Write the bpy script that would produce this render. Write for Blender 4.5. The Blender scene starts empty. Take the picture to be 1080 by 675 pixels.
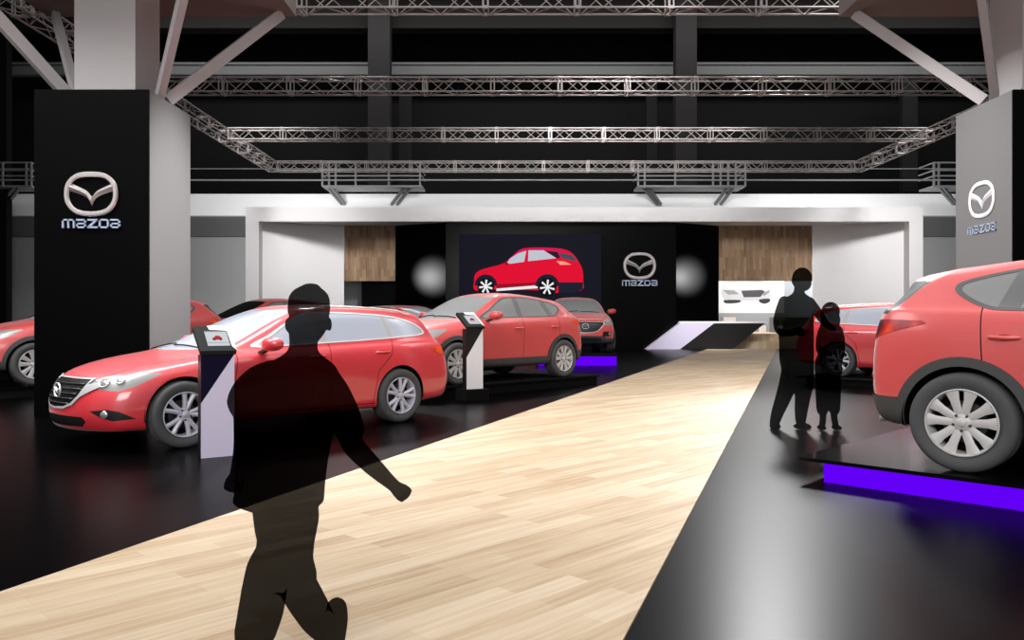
import bpy, bmesh, math, random
from mathutils import Vector, Matrix
from mathutils.bvhtree import BVHTree
from mathutils.interpolate import poly_3d_calc
from mathutils.geometry import tessellate_polygon
random.seed(7)
C = bpy.context.scene.collection
PI = math.pi

# ---------------------------------------------------------------- materials
def srgb(r, g, b):
    def f(c):
        c /= 255.0
        return c / 12.92 if c <= 0.04045 else ((c + 0.055) / 1.055) ** 2.4
    return (f(r), f(g), f(b), 1.0)

def mat(name, col, rough=0.5, metal=0.0, emit=None, estr=0.0, coat=0.0, spec=0.5, ior=1.5, noise=0.0, nscale=6.0):
    m = bpy.data.materials.new(name); m.use_nodes = True
    nt = m.node_tree; b = nt.nodes['Principled BSDF']
    b.inputs['Base Color'].default_value = col
    b.inputs['Roughness'].default_value = rough
    b.inputs['Metallic'].default_value = metal
    b.inputs['IOR'].default_value = ior
    b.inputs['Specular IOR Level'].default_value = spec
    if coat:
        b.inputs['Coat Weight'].default_value = coat
        b.inputs['Coat Roughness'].default_value = 0.08
    if emit is not None:
        b.inputs['Emission Color'].default_value = emit
        b.inputs['Emission Strength'].default_value = estr
    if noise:
        n = nt.nodes.new('ShaderNodeTexNoise'); n.inputs['Scale'].default_value = nscale
        tc = nt.nodes.new('ShaderNodeTexCoord'); nt.links.new(tc.outputs['Object'], n.inputs['Vector'])
        r = nt.nodes.new('ShaderNodeMapRange')
        r.inputs['To Min'].default_value = max(0, rough - noise); r.inputs['To Max'].default_value = rough + noise
        nt.links.new(n.outputs['Fac'], r.inputs['Value']); nt.links.new(r.outputs['Result'], b.inputs['Roughness'])
    return m

# ---------------------------------------------------------------- mesh helpers
def link(name, me, mats, parent=None, smooth=False, angle=None):
    o = bpy.data.objects.new(name, me); C.objects.link(o)
    for m in (mats if isinstance(mats, (list, tuple)) else [mats]):
        me.materials.append(m)
    if smooth:
        me.polygons.foreach_set('use_smooth', [True] * len(me.polygons))
        if angle: me.set_sharp_from_angle(angle=math.radians(angle))
    if parent is not None: o.parent = parent
    return o

def obj(name, bm, mats, parent=None, smooth=False, angle=None, recalc=True):
    if recalc: bmesh.ops.recalc_face_normals(bm, faces=bm.faces[:])
    me = bpy.data.meshes.new(name); bm.to_mesh(me); bm.free()
    return link(name, me, mats, parent, smooth, angle)

def tag(o, label=None, cat=None, group=None, kind=None):
    if label: o['label'] = label
    if cat: o['category'] = cat
    if group: o['group'] = group
    if kind: o['kind'] = kind
    return o

def empty(name, loc=(0, 0, 0), rz=0.0):
    o = bpy.data.objects.new(name, None); C.objects.link(o)
    o.empty_display_size = 0.1
    o.location = loc; o.rotation_euler = (0, 0, rz)
    return o

def copy_tree(o, parent=None):
    c = o.copy(); C.objects.link(c); c.parent = parent
    for ch in o.children: copy_tree(ch, c)
    return c

def NB(): return bmesh.new()

def box(bm, x0, y0, z0, x1, y1, z1, mi=0, bev=0.0):
    vs = [bm.verts.new((x, y, z)) for x in (x0, x1) for y in (y0, y1) for z in (z0, z1)]
    fs = [(0, 1, 3, 2), (4, 6, 7, 5), (0, 4, 5, 1), (2, 3, 7, 6), (0, 2, 6, 4), (1, 5, 7, 3)]
    out = []
    for f in fs:
        q = bm.faces.new([vs[i] for i in f]); q.material_index = mi; out.append(q)
    if bev:
        es = list({e for q in out for e in q.edges})
        bmesh.ops.bevel(bm, geom=es, offset=bev, segments=2, affect='EDGES', profile=0.5)
    return vs

def prism(bm, pts, d, mi=0):
    """pts: planar 3D outline, extruded by vector d."""
    d = Vector(d)
    a = [bm.verts.new(p) for p in pts]; b = [bm.verts.new(Vector(p) + d) for p in pts]
    n = len(pts); fs = []
    fs.append(bm.faces.new(a)); fs.append(bm.faces.new(b[::-1]))
    for i in range(n):
        fs.append(bm.faces.new([a[i], b[i], b[(i + 1) % n], a[(i + 1) % n]]))
    for f in fs: f.material_index = mi
    return fs

def bar(bm, p, q, w, h=None, up=Vector((0, 0, 1)), mi=0):
    """rectangular bar between two points"""
    p = Vector(p); q = Vector(q); h = h or w
    d = (q - p).normalized()
    if abs(d.dot(up)) > 0.98: up = Vector((0, 1, 0))
    s = d.cross(up).normalized() * (w / 2); u = s.cross(d).normalized() * (h / 2)
    prism(bm, [p + s + u, p - s + u, p - s - u, p + s - u], q - p, mi)

def tube(bm, pts, r, n=8, mi=0, cap=True):
    """round tube along points; r is one radius or a list"""
    pts = [Vector(p) for p in pts]; N = len(pts)
    rs = r if isinstance(r, (list, tuple)) else [r] * N
    rings = []; ref = None
    for i, p in enumerate(pts):
        d = (pts[min(i + 1, N - 1)] - pts[max(i - 1, 0)]).normalized()
        if ref is None:
            ref = Vector((0, 0, 1)) if abs(d.z) < 0.9 else Vector((1, 0, 0))
        a = (ref - d * ref.dot(d)).normalized(); b = d.cross(a); ref = a
        rings.append([bm.verts.new(p + (a * math.cos(2 * PI * k / n) + b * math.sin(2 * PI * k / n)) * rs[i]) for k in range(n)])
    for i in range(N - 1):
        for k in range(n):
            f = bm.faces.new([rings[i][k], rings[i][(k + 1) % n], rings[i + 1][(k + 1) % n], rings[i + 1][k]]); f.material_index = mi
    if cap:
        bm.faces.new(rings[0][::-1]).material_index = mi; bm.faces.new(rings[-1]).material_index = mi

def lathe_y(bm, prof, n=48, mi=0, cx=0, cz=0):
    """profile of (radius, y) turned round the y axis"""
    rings = []
    for r, y in prof:
        if r < 1e-6: rings.append([bm.verts.new((cx, y, cz))] * n); continue
        rings.append([bm.verts.new((cx + r * math.cos(2 * PI * k / n), y, cz + r * math.sin(2 * PI * k / n))) for k in range(n)])
    for i in range(len(prof) - 1):
        a, b = rings[i], rings[i + 1]
        for k in range(n):
            vs = [a[k], a[(k + 1) % n], b[(k + 1) % n], b[k]]
            u = []
            for v in vs:
                if v not in u: u.append(v)
            if len(u) > 2:
                try: bm.faces.new(u).material_index = mi
                except ValueError: pass

def ellipsoid(bm, c, r, n=16, m=10, mi=0, rot=None):
    c = Vector(c); M = rot or Matrix.Identity(3)
    rings = []
    for i in range(m + 1):
        t = PI * i / m
        if i in (0, m):
            rings.append([bm.verts.new(c + M @ Vector((0, 0, r[2] * math.cos(t))))] * n); continue
        rings.append([bm.verts.new(c + M @ Vector((r[0] * math.sin(t) * math.cos(2 * PI * k / n), r[1] * math.sin(t) * math.sin(2 * PI * k / n), r[2] * math.cos(t)))) for k in range(n)])
    for i in range(m):
        for k in range(n):
            vs = [rings[i][k], rings[i + 1][k], rings[i + 1][(k + 1) % n], rings[i][(k + 1) % n]]
            u = []
            for v in vs:
                if v not in u: u.append(v)
            bm.faces.new(u).material_index = mi

def spline(pts, per=6, closed=False):
    """Catmull-Rom through points"""
    P = [Vector(p) for p in pts]; n = len(P); out = []
    rng = n if closed else n - 1
    for i in range(rng):
        p0 = P[(i - 1) % n] if closed or i > 0 else P[0]
        p1 = P[i]; p2 = P[(i + 1) % n]
        p3 = P[(i + 2) % n] if closed or i + 2 < n else P[-1]
        for k in range(per):
            t = k / per
            out.append(0.5 * ((2 * p1) + (p2 - p0) * t + (2 * p0 - 5 * p1 + 4 * p2 - p3) * t * t + (3 * p1 - p0 - 3 * p2 + p3) * t ** 3))
    if not closed: out.append(P[-1])
    return out

def pchip(kn):
    """monotone cubic through (x, v) knots"""
    kn = sorted(kn); xs = [k[0] for k in kn]; ys = [k[1] for k in kn]; n = len(xs)
    if n == 1: return lambda x: ys[0]
    h = [xs[i + 1] - xs[i] for i in range(n - 1)]; dl = [(ys[i + 1] - ys[i]) / h[i] for i in range(n - 1)]
    m = [dl[0]] + [0.0] * (n - 2) + [dl[-1]]
    for i in range(1, n - 1):
        if dl[i - 1] * dl[i] > 0:
            w1 = 2 * h[i] + h[i - 1]; w2 = h[i] + 2 * h[i - 1]
            m[i] = (w1 + w2) / (w1 / dl[i - 1] + w2 / dl[i])
    def f(x):
        if x <= xs[0]: return ys[0]
        if x >= xs[-1]: return ys[-1]
        i = 0
        while x > xs[i + 1]: i += 1
        t = (x - xs[i]) / h[i]
        return (ys[i] * (1 + 2 * t) * (1 - t) ** 2 + h[i] * m[i] * t * (1 - t) ** 2 + ys[i + 1] * t * t * (3 - 2 * t) + h[i] * m[i + 1] * t * t * (t - 1))
    return f

def inpoly(p, poly):
    x, y = p; c = False; j = len(poly) - 1
    for i in range(len(poly)):
        xi, yi = poly[i]; xj, yj = poly[j]
        if (yi > y) != (yj > y) and x < (xj - xi) * (y - yi) / (yj - yi) + xi: c = not c
        j = i
    return c
# ---------------------------------------------------------------- cars
def cage(rings):
    """half body: loops stacked from sill to roof, each running nose -> side -> tail"""
    FR = [0.0, 0.06, 0.14, 0.23, 0.33, 0.43, 0.53, 0.63, 0.73, 0.82, 0.90, 0.96, 1.0]
    out = []
    for r in rings:
        Y = pchip(r['Y']); Z = pchip(r['Z']); row = []
        x0, x8 = r['x0'], r['x8']
        for t in (0.0, 0.3, 0.58, 0.83):
            x = x0 + (r['xF'] - x0) * (1 - t ** r.get('pF', 2.4)); row.append((x, t * Y(x0), Z(x)))
        for f in FR:
            x = x0 + (x8 - x0) * f; row.append((x, Y(x), Z(x)))
        for t in (0.83, 0.58, 0.3, 0.0):
            x = x8 + (r['xR'] - x8) * (1 - t ** r.get('pR', 2.6)); row.append((x, t * Y(x8), Z(x)))
        out.append(row)
    return out

def body_half(rings, level):
    rows = cage(rings); bm = NB()
    grid = []
    for row in rows:
        grid.append([(bm.verts.new(p), bm.verts.new((p[0], -p[1], p[2]))) for p in row])
    for s in (0, 1):
        for k in range(len(grid) - 1):
            for m in range(len(grid[0]) - 1):
                q = [grid[k][m][s], grid[k][m + 1][s], grid[k + 1][m + 1][s], grid[k + 1][m][s]]
                if s == 0: q = q[::-1]
                bm.faces.new(q)
    bmesh.ops.remove_doubles(bm, verts=bm.verts[:], dist=1e-4)
    bmesh.ops.recalc_face_normals(bm, faces=bm.faces[:])
    me = bpy.data.meshes.new('cage'); bm.to_mesh(me); bm.free()
    o = bpy.data.objects.new('cage', me); C.objects.link(o)
    md = o.modifiers.new('s', 'SUBSURF'); md.levels = level; md.render_levels = level
    dg = bpy.context.evaluated_depsgraph_get(); dg.update()
    ev = bpy.data.meshes.new_from_object(o.evaluated_get(dg))
    bpy.data.objects.remove(o); bpy.data.meshes.remove(me)
    bm = NB(); bm.from_mesh(ev); bpy.data.meshes.remove(ev)
    bm.normal_update()
    c = sum((f.normal.dot(f.calc_center_median() - Vector((0, 0, 0.7))) for f in bm.faces))
    if c < 0: bmesh.ops.reverse_faces(bm, faces=bm.faces[:])
    bm.normal_update()
    # reference surface for clean normals
    V = [v.co.copy() for v in bm.verts]; N = [v.normal.copy() for v in bm.verts]
    F = [[v.index for v in f.verts] for f in bm.faces]
    bvh = BVHTree.FromPolygons(V, F)
    kill = [v for v in bm.verts if v.co.y < -1e-4]
    bmesh.ops.delete(bm, geom=kill, context='VERTS')
    def norm(p):
        co, _, i, _ = bvh.find_nearest(p)
        ps = [V[j] for j in F[i]]; w = poly_3d_calc(ps, co)
        n = Vector((0, 0, 0))
        for a, j in zip(w, F[i]): n += N[j] * a
        return n.normalized()
    return bm, norm, bvh

class Carver:
    def __init__(self, bm):
        self.bm = bm; self.L = bm.faces.layers.int.new('part'); self.names = ['body_shell']
    def idx(self, name):
        if name not in self.names: self.names.append(name)
        return self.names.index(name)
    def cut(self, poly, view, name, filt=None, only=None):
        """poly: 2D outline in the view; view: 'side' (x,z), 'front' (y,z), 'top' (x,y) or an angle of a diagonal view"""
        if view == 'side': U, W, D = Vector((1, 0, 0)), Vector((0, 0, 1)), Vector((0, 1, 0))
        elif view == 'front': U, W, D = Vector((0, 1, 0)), Vector((0, 0, 1)), Vector((1, 0, 0))
        elif view == 'rear': U, W, D = Vector((0, 1, 0)), Vector((0, 0, 1)), Vector((-1, 0, 0))
        elif view == 'top': U, W, D = Vector((1, 0, 0)), Vector((0, 1, 0)), Vector((0, 0, 1))
        else:   # diagonal: u grows away from the nose (or the tail) round the corner
            s = 1 if view > 0 else -1; a = math.radians(abs(view))
            D = Vector((s * math.cos(a), math.sin(a), 0)); U = Vector((-s * math.sin(a), math.cos(a), 0)); W = Vector((0, 0, 1))
        us = [p[0] for p in poly]; ws = [p[1] for p in poly]
        b = (min(us) - .001, max(us) + .001, min(ws) - .001, max(ws) + .001)
        def fb(f):
            a = [U.dot(v.co) for v in f.verts]; c = [W.dot(v.co) for v in f.verts]
            return min(a), max(a), min(c), max(c)
        cand = []
        for f in self.bm.faces:
            if f.normal.dot(D) < 0.02: continue
            c = f.calc_center_median()
            if filt and not filt(c): continue
            q = fb(f)
            if q[1] < b[0] or q[0] > b[1] or q[3] < b[2] or q[2] > b[3]: continue
            cand.append(f)
        n = len(poly)
        for i in range(n):
            p, q = poly[i], poly[(i + 1) % n]
            A = U * p[0] + W * p[1]; B = U * q[0] + W * q[1]
            no = (B - A).cross(D)
            if no.length < 1e-7: continue
            no.normalize()
            e = (min(p[0], q[0]) - 1e-4, max(p[0], q[0]) + 1e-4, min(p[1], q[1]) - 1e-4, max(p[1], q[1]) + 1e-4)
            hit = []
            for f in cand:
                if not f.is_valid: continue
                k = fb(f)
                if k[1] < e[0] or k[0] > e[1] or k[3] < e[2] or k[2] > e[3]: continue
                ds = [(v.co - A).dot(no) for v in f.verts]
                if min(ds) < -1e-5 and max(ds) > 1e-5: hit.append(f)
            if not hit: continue
            geom = list({*hit} | {x for f in hit for x in f.edges} | {x for f in hit for x in f.verts})
            r = bmesh.ops.bisect_plane(self.bm, geom=geom, dist=1e-6, plane_co=A, plane_no=no)
            cs = set(f for f in cand if f.is_valid)
            for g in r['geom']:
                if isinstance(g, bmesh.types.BMFace): cs.add(g)
            cand = list(cs)
        t = self.idx(name)
        for f in cand:
            if not f.is_valid: continue
            f.normal_update()
            c = f.calc_center_median()
            if inpoly((U.dot(c), W.dot(c)), poly):
                if only is None or self.names[f[self.L]] in only: f[self.L] = t
    def line(self, pts, view, w=0.007, name='seam', filt=None, only=None, closed=False):
        n = len(pts); P = [Vector((p[0], p[1])) for p in pts]
        for i in range(n if closed else n - 1):
            a, b = P[i], P[(i + 1) % n]; d = (b - a).normalized(); s = Vector((-d.y, d.x)) * w / 2
            e = d * w * .4
            self.cut([tuple(a - s - e), tuple(b - s + e), tuple(b + s + e), tuple(a + s - e)], view, name, filt, only)

def emit_part(cv, norm, root, names, oname, mats, parent, mirror='merge', push=0.0, label=None, centre=True):
    """collects carved faces into one mesh (mirrored and merged) or into a left and a right one"""
    ids = [cv.names.index(n) for n in names if n in cv.names]
    sets = []
    fs = [f for f in cv.bm.faces if f[cv.L] in ids]
    if not fs: print('EMPTY PART', oname, names); return []
    sides = [(1, -1)] if mirror == 'merge' else [(1,), (-1,)]
    outs = []
    for sd in sides:
        vidx = {}; V = []; N = []; F = []; MI = []
        for s in sd:
            for f in fs:
                q = []
                for v in f.verts:
                    on = abs(v.co.y) < 2e-4
                    k = (v.index, 1 if on else s)
                    if k not in vidx:
                        n = norm(v.co)
                        if on: n = Vector((n.x, 0, n.z)).normalized()
                        p = v.co + n * push
                        vidx[k] = len(V); V.append((p.x, 0 if on else s * p.y, p.z)); N.append((n.x, s * n.y, n.z))
                    q.append(vidx[k])
                if s < 0: q = q[::-1]
                F.append(q); MI.append(ids.index(f[cv.L]))
        me = bpy.data.meshes.new(oname); me.from_pydata(V, [], F)
        me.polygons.foreach_set('material_index', MI)
        me.polygons.foreach_set('use_smooth', [True] * len(F))
        me.validate()
        for m in mats: me.materials.append(m)
        if len(me.vertices) == len(N): me.normals_split_custom_set_from_vertices(N)
        o = bpy.data.objects.new(oname, me); C.objects.link(o); o.parent = parent
        if label: o['label'] = label
        outs.append(o)
    return outs

def round_poly(pts, per=5): return [(p.x, p.y) for p in spline([(a, b, 0) for a, b in pts], per, True)]
def open_round(pts, per=4): return [(p.x, p.y) for p in spline([(a, b, 0) for a, b in pts], per, False)]
def circ(cx, cz, r, n=40, a0=0, a1=2 * PI): return [(cx + r * math.cos(a0 + (a1 - a0) * k / n), cz + r * math.sin(a0 + (a1 - a0) * k / n)) for k in range(n)]

# emblem: ring with a winged v, as a relief in the (u, v) plane
def emblem_outline():
    o = spline([(0, .41, 0), (.28, .375, 0), (.46, .22, 0), (.505, .0, 0), (.46, -.2, 0), (.30, -.36, 0), (0, -.41, 0), (-.30, -.36, 0), (-.46, -.2, 0), (-.505, 0, 0), (-.46, .22, 0), (-.28, .375, 0)], 5, True)
    return o
def emblem(bm, O, U, W, D, size, depth, mi=0):
    """O centre, U right, W up, D towards the viewer; size = full width"""
    O, U, W, D = Vector(O), Vector(U), Vector(W), Vector(D)
    P = emblem_outline(); n = len(P); t = 0.052
    rings = []
    for k in range(6):
        a = 2 * PI * k / 6
        row = []
        for i in range(n):
            d = (P[(i + 1) % n] - P[i - 1]).normalized(); nn = Vector((d.y, -d.x, 0))
            q = P[i] + nn * (t * math.cos(a))
            row.append(bm.verts.new(O + U * q.x * size + W * q.y * size + D * (depth * (0.5 + .5 * math.sin(a)))))
        rings.append(row)
    for k in range(6):
        for i in range(n):
            bm.faces.new([rings[k][i], rings[k][(i + 1) % n], rings[(k + 1) % 6][(i + 1) % n], rings[(k + 1) % 6][i]]).material_index = mi
    for s in (1, -1):
        up = spline([(.43, .235, 0), (.30, .17, 0), (.12, .08, 0), (.04, .0, 0), (0, -.05, 0)], 4)
        lo = spline([(.46, .07, 0), (.34, .035, 0), (.19, -.02, 0), (.07, -.10, 0), (0, -.24, 0)], 4)
        for i in range(len(up) - 1):
            a = [up[i], up[i + 1], lo[i + 1], lo[i]]
            mid = [(up[i] + lo[i]) / 2, (up[i + 1] + lo[i + 1]) / 2]
            def w(p, h): return O + U * s * p.x * size + W * p.y * size + D * h
            A0, A1, B0, B1 = w(up[i], 0), w(up[i + 1], 0), w(lo[i], 0), w(lo[i + 1], 0)
            M0, M1 = w(mid[0], depth), w(mid[1], depth)
            v = [bm.verts.new(p) for p in (A0, A1, M1, M0, B1, B0)]
            for q in ((0, 1, 2, 3), (3, 2, 4, 5)): bm.faces.new([v[j] for j in q]).material_index = mi

WORD = {
 'm': [(0, 0, .16, 1), (0, .82, 1.3, 1), (.57, 0, .73, 1), (1.14, 0, 1.3, 1)],
 'a': [(0, .82, 1, 1), (.84, 0, 1, 1), (0, 0, 1, .18), (0, .42, 1, .58), (0, 0, .16, .58)],
 'z': [(0, .82, 1.05, 1), (0, 0, 1.05, .18), 'diag'],
 'd': [(0, 0, .16, 1), (0, .82, .86, 1), (0, 0, .86, .18), (.84, .14, 1, .86)],
}
def wordmark(bm, O, U, W, D, width, height, depth, mi=0):
    O, U, W, D = Vector(O), Vector(U), Vector(W), Vector(D)
    adv = {'m': 1.48, 'a': 1.16, 'z': 1.2, 'd': 1.18}
    tot = sum(adv[c] for c in 'mazda') - .16; sx = width / tot; x = 0
    def P(a, b): return O + U * ((a) * sx - width / 2) + W * (b * height)
    for c in 'mazda':
        for r in WORD[c]:
            if r == 'diag':
                q = [(x + .0, .12), (x + .28, .12), (x + 1.05, .88), (x + .77, .88)]
            else:
                q = [(x + r[0], r[1]), (x + r[2], r[1]), (x + r[2], r[3]), (x + r[0], r[3])]
            prism(bm, [P(*k) for k in q], D * depth, mi)
        x += adv[c]

def make_wheel(root, r, width, style, M, x, side, yout):
    """tyre with rim and cap, outer face at |y| = yout"""
    bm = NB(); rr = r * 0.69; w = width
    prof = [(rr * .97, -.02), (rr * 1.04, -.004), (rr * 1.12, 0.004), (rr * 1.25, .012), (r * .945, .004), (r * .985, -.012), (r, -.034)]
    for i in range(4):
        yy = -.05 - i * (w - .1) / 4; prof += [(r, yy), (r - .008, yy - .004), (r - .008, yy - .012), (r, yy - .016)]
    prof += [(r, -w + .034), (r * .97, -w + .008), (rr * 1.2, -w), (rr * .97, -w + .02)]
    lathe_y(bm, prof, 56)
    t = obj('wheel', bm, M['tyre'], root, True, 50)
    bm = NB()
    lathe_y(bm, [(rr * .985, -.012), (rr * .985, .002), (rr * .955, .004), (rr * .93, -.006), (rr * .90, -.03), (rr * .88, -w * .8)], 56)
    nsp = 5
    for k in range(nsp):
        a0 = 2 * PI * k / nsp + PI / 2 + (0.2 if style == 'wagon' else 0)
        for s in (-1, 1):
            if style == 'wagon':
                segs = [(0.19 * rr, .13 * s, .026, -.018), (.42 * rr, .18 * s, .022, -.010), (.70 * rr, .215 * s, .0205, -.010), (.93 * rr, .245 * s, .025, -.006)]
            else:
                segs = [(0.20 * rr, .27 * s, .034, -.022), (.38 * rr, .285 * s, .028, -.012), (.66 * rr, .280 * s, .031, -.010), (.93 * rr, .272 * s, .047, -.004)]
            prev = None
            for rad, da, hw, y in segs:
                a = a0 + da; c = Vector((rad * math.cos(a), y, rad * math.sin(a))); tn = Vector((-math.sin(a), 0, math.cos(a)))
                row = [bm.verts.new(c + tn * hw + Vector((0, -.006, 0))), bm.verts.new(c + Vector((0, .005, 0))), bm.verts.new(c - tn * hw + Vector((0, -.006, 0))),
                       bm.verts.new(c - tn * hw * .8 + Vector((0, -.04, 0))), bm.verts.new(c + tn * hw * .8 + Vector((0, -.04, 0)))]
                if prev:
                    for i in range(5): bm.faces.new([prev[i], prev[(i + 1) % 5], row[(i + 1) % 5], row[i]])
                prev = row
    lathe_y(bm, [(0, -.012), (.235 * rr, -.014), (.29 * rr, -.026), (.30 * rr, -.05)], 30)
    o = obj('rim', bm, M['rim_' + style], t, True, 40)
    bm = NB()
    for k in range(5):
        a = 2 * PI * k / 5 + PI / 2 + .63
        rad = .235 * rr
        lathe_y(bm, [(0, -.004), (.007, -.004), (.010, -.008), (.011, -.02)], 8, cx=rad * math.cos(a), cz=rad * math.sin(a))
    obj('wheel_nut', bm, M['metal_dark'], t, True, 40)
    bm = NB(); lathe_y(bm, [(0, 0), (.10 * rr, -.001), (.125 * rr, -.006), (.13 * rr, -.018)], 24)
    obj('centre_cap', bm, M['rim_' + style], t, True, 40)
    bm = NB(); lathe_y(bm, [(0, -.10), (rr * .6, -.10), (rr * .62, -.11), (rr * .62, -.12), (0, -.12)], 30)
    obj('brake_disc', bm, M['metal_dark'], t, True, 40)
    bm = NB(); lathe_y(bm, [(0, -.135), (rr * .93, -.135)], 30)
    obj('brake_shield', bm, M['black'], t)
    t.location = (x, side * yout, r)
    if side < 0: t.rotation_euler = (0, 0, PI)
    return t

def wheel_house(bm, x, r, R, y0, y1, sd):
    n = 24
    for s in (sd,):
        a = [(x + R * math.cos(PI * k / n * 1.08 - .04 * PI), r + R * math.sin(PI * k / n * 1.08 - .04 * PI)) for k in range(n + 1)]
        v0 = [bm.verts.new((p[0], s * y0, p[1])) for p in a]; v1 = [bm.verts.new((p[0], s * y1, p[1])) for p in a]
        for i in range(n): bm.faces.new([v0[i], v0[i + 1], v1[i + 1], v1[i]])
        bm.faces.new(v0)

def surf_pt(bvh, o, d):
    h = bvh.ray_cast(Vector(o), Vector(d).normalized())
    return h[0], h[1]

def patch_front(cv, norm, bvh): pass

def make_car(kind, M):
    T = CARS[kind]
    root = empty(T['name']); bm, norm, bvh = body_half(T['rings'], 3)
    cv = Carver(bm)
    T['carve'](cv)
    # wheel openings
    for ax, R in T['arches']:
        pass
    bm.verts.index_update()
    P = T['paint']
    def E(names, oname, mats, **k): return emit_part(cv, norm, root, names, oname, mats, root, **k)
    E(['body_shell', 'seam'], 'body_shell', [M[P], M['black']])
    T['parts'](E, M, bvh, root)
    # wheels and wheel houses
    for ax in T['axles']:
        for s in (1, -1): make_wheel(root, T['wr'], T['ww'], T['style'], M, ax, s, T['wy'])
    for ax in T['axles']:
        for sd in (1, -1):
            h = NB(); wheel_house(h, ax, T['wr'], T['arch_r'] + .012, .50, T['wy'] - .03, sd); obj('wheel_liner', h, M['black'], root)
    h = NB(); z = T['under']
    box(h, -T['ul'], -.56, z, T['ul'], .56, z + .12)
    for a, b in ((T['axles'][1] + .5, T['axles'][0] - .5),): box(h, a, -.80, z + .02, b, .80, z + .12)
    obj('underbody', h, M['black'], root)
    bm.free()
    return root

def mirrors(root, M, paint, x, y, z):
    for s in (1, -1):
        bm = NB()
        prof = [(-.13, .02, .04), (-.11, .055, .065), (-.02, .085, .080), (.06, .07, .070), (.10, .03, .04)]
        rings = []
        n = 16
        for i in range(7):       # sections across y
            t = i / 6; yy = -.02 + .24 * t
            k = [.62, .92, 1, 1, .95, .80, .42][i]
            rings.append([bm.verts.new((x + (-.035 + .075 * k * math.cos(2 * PI * j / n)) * 1.0 + (.03 if math.cos(2 * PI * j / n) > 0 else 0) * k - .03 * t, s * (y + yy), z + .075 * k * abs(math.sin(2 * PI * j / n)) ** .8 * (1 if math.sin(2 * PI * j / n) > 0 else -1) + .015 * t)) for j in range(n)])
        for i in range(6):
            for j in range(n): bm.faces.new([rings[i][j], rings[i][(j + 1) % n], rings[i + 1][(j + 1) % n], rings[i + 1][j]])
        bm.faces.new(rings[0]); bm.faces.new(rings[-1])
        o = obj('door_mirror', bm, M[paint], root, True, 60)
        bm = NB(); bar(bm, (x + .02, s * (y - .10), z - .10), (x, s * (y + .06), z - .045), .07, .03)
        obj('mirror_stalk', bm, M['dark'], o)
        bm = NB(); ellipsoid(bm, (x - .088, s * (y + .10), z + .004), (.010, .085, .055), 14, 8)
        obj('mirror_glass', bm, M['glass_grey'], o, True)

def handles(root, M, paint, xs, z, bvh):
    for s in (1, -1):
        for x, zz in xs:
            a, _ = surf_pt(bvh, (x + .10, 2, zz), (0, -1, 0)); b, _ = surf_pt(bvh, (x - .10, 2, zz + .005), (0, -1, 0)); c, _ = surf_pt(bvh, (x, 2, zz), (0, -1, 0))
            f = lambda p, o: (p.x, s * (p.y + o), p.z)
            bm = NB()
            tube(bm, [f(a, -.01), f(a * .92 + b * .08, .018), f(c, .032), f(a * .08 + b * .92, .020), f(b, -.01)], [.010, .013, .014, .013, .010], 10)
            o = obj('door_handle', bm, M[paint], root, True, 60)
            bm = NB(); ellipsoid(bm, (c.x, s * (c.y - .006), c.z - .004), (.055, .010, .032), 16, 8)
            obj('handle_recess', bm, M['handle_shade'], o, True)

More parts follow.
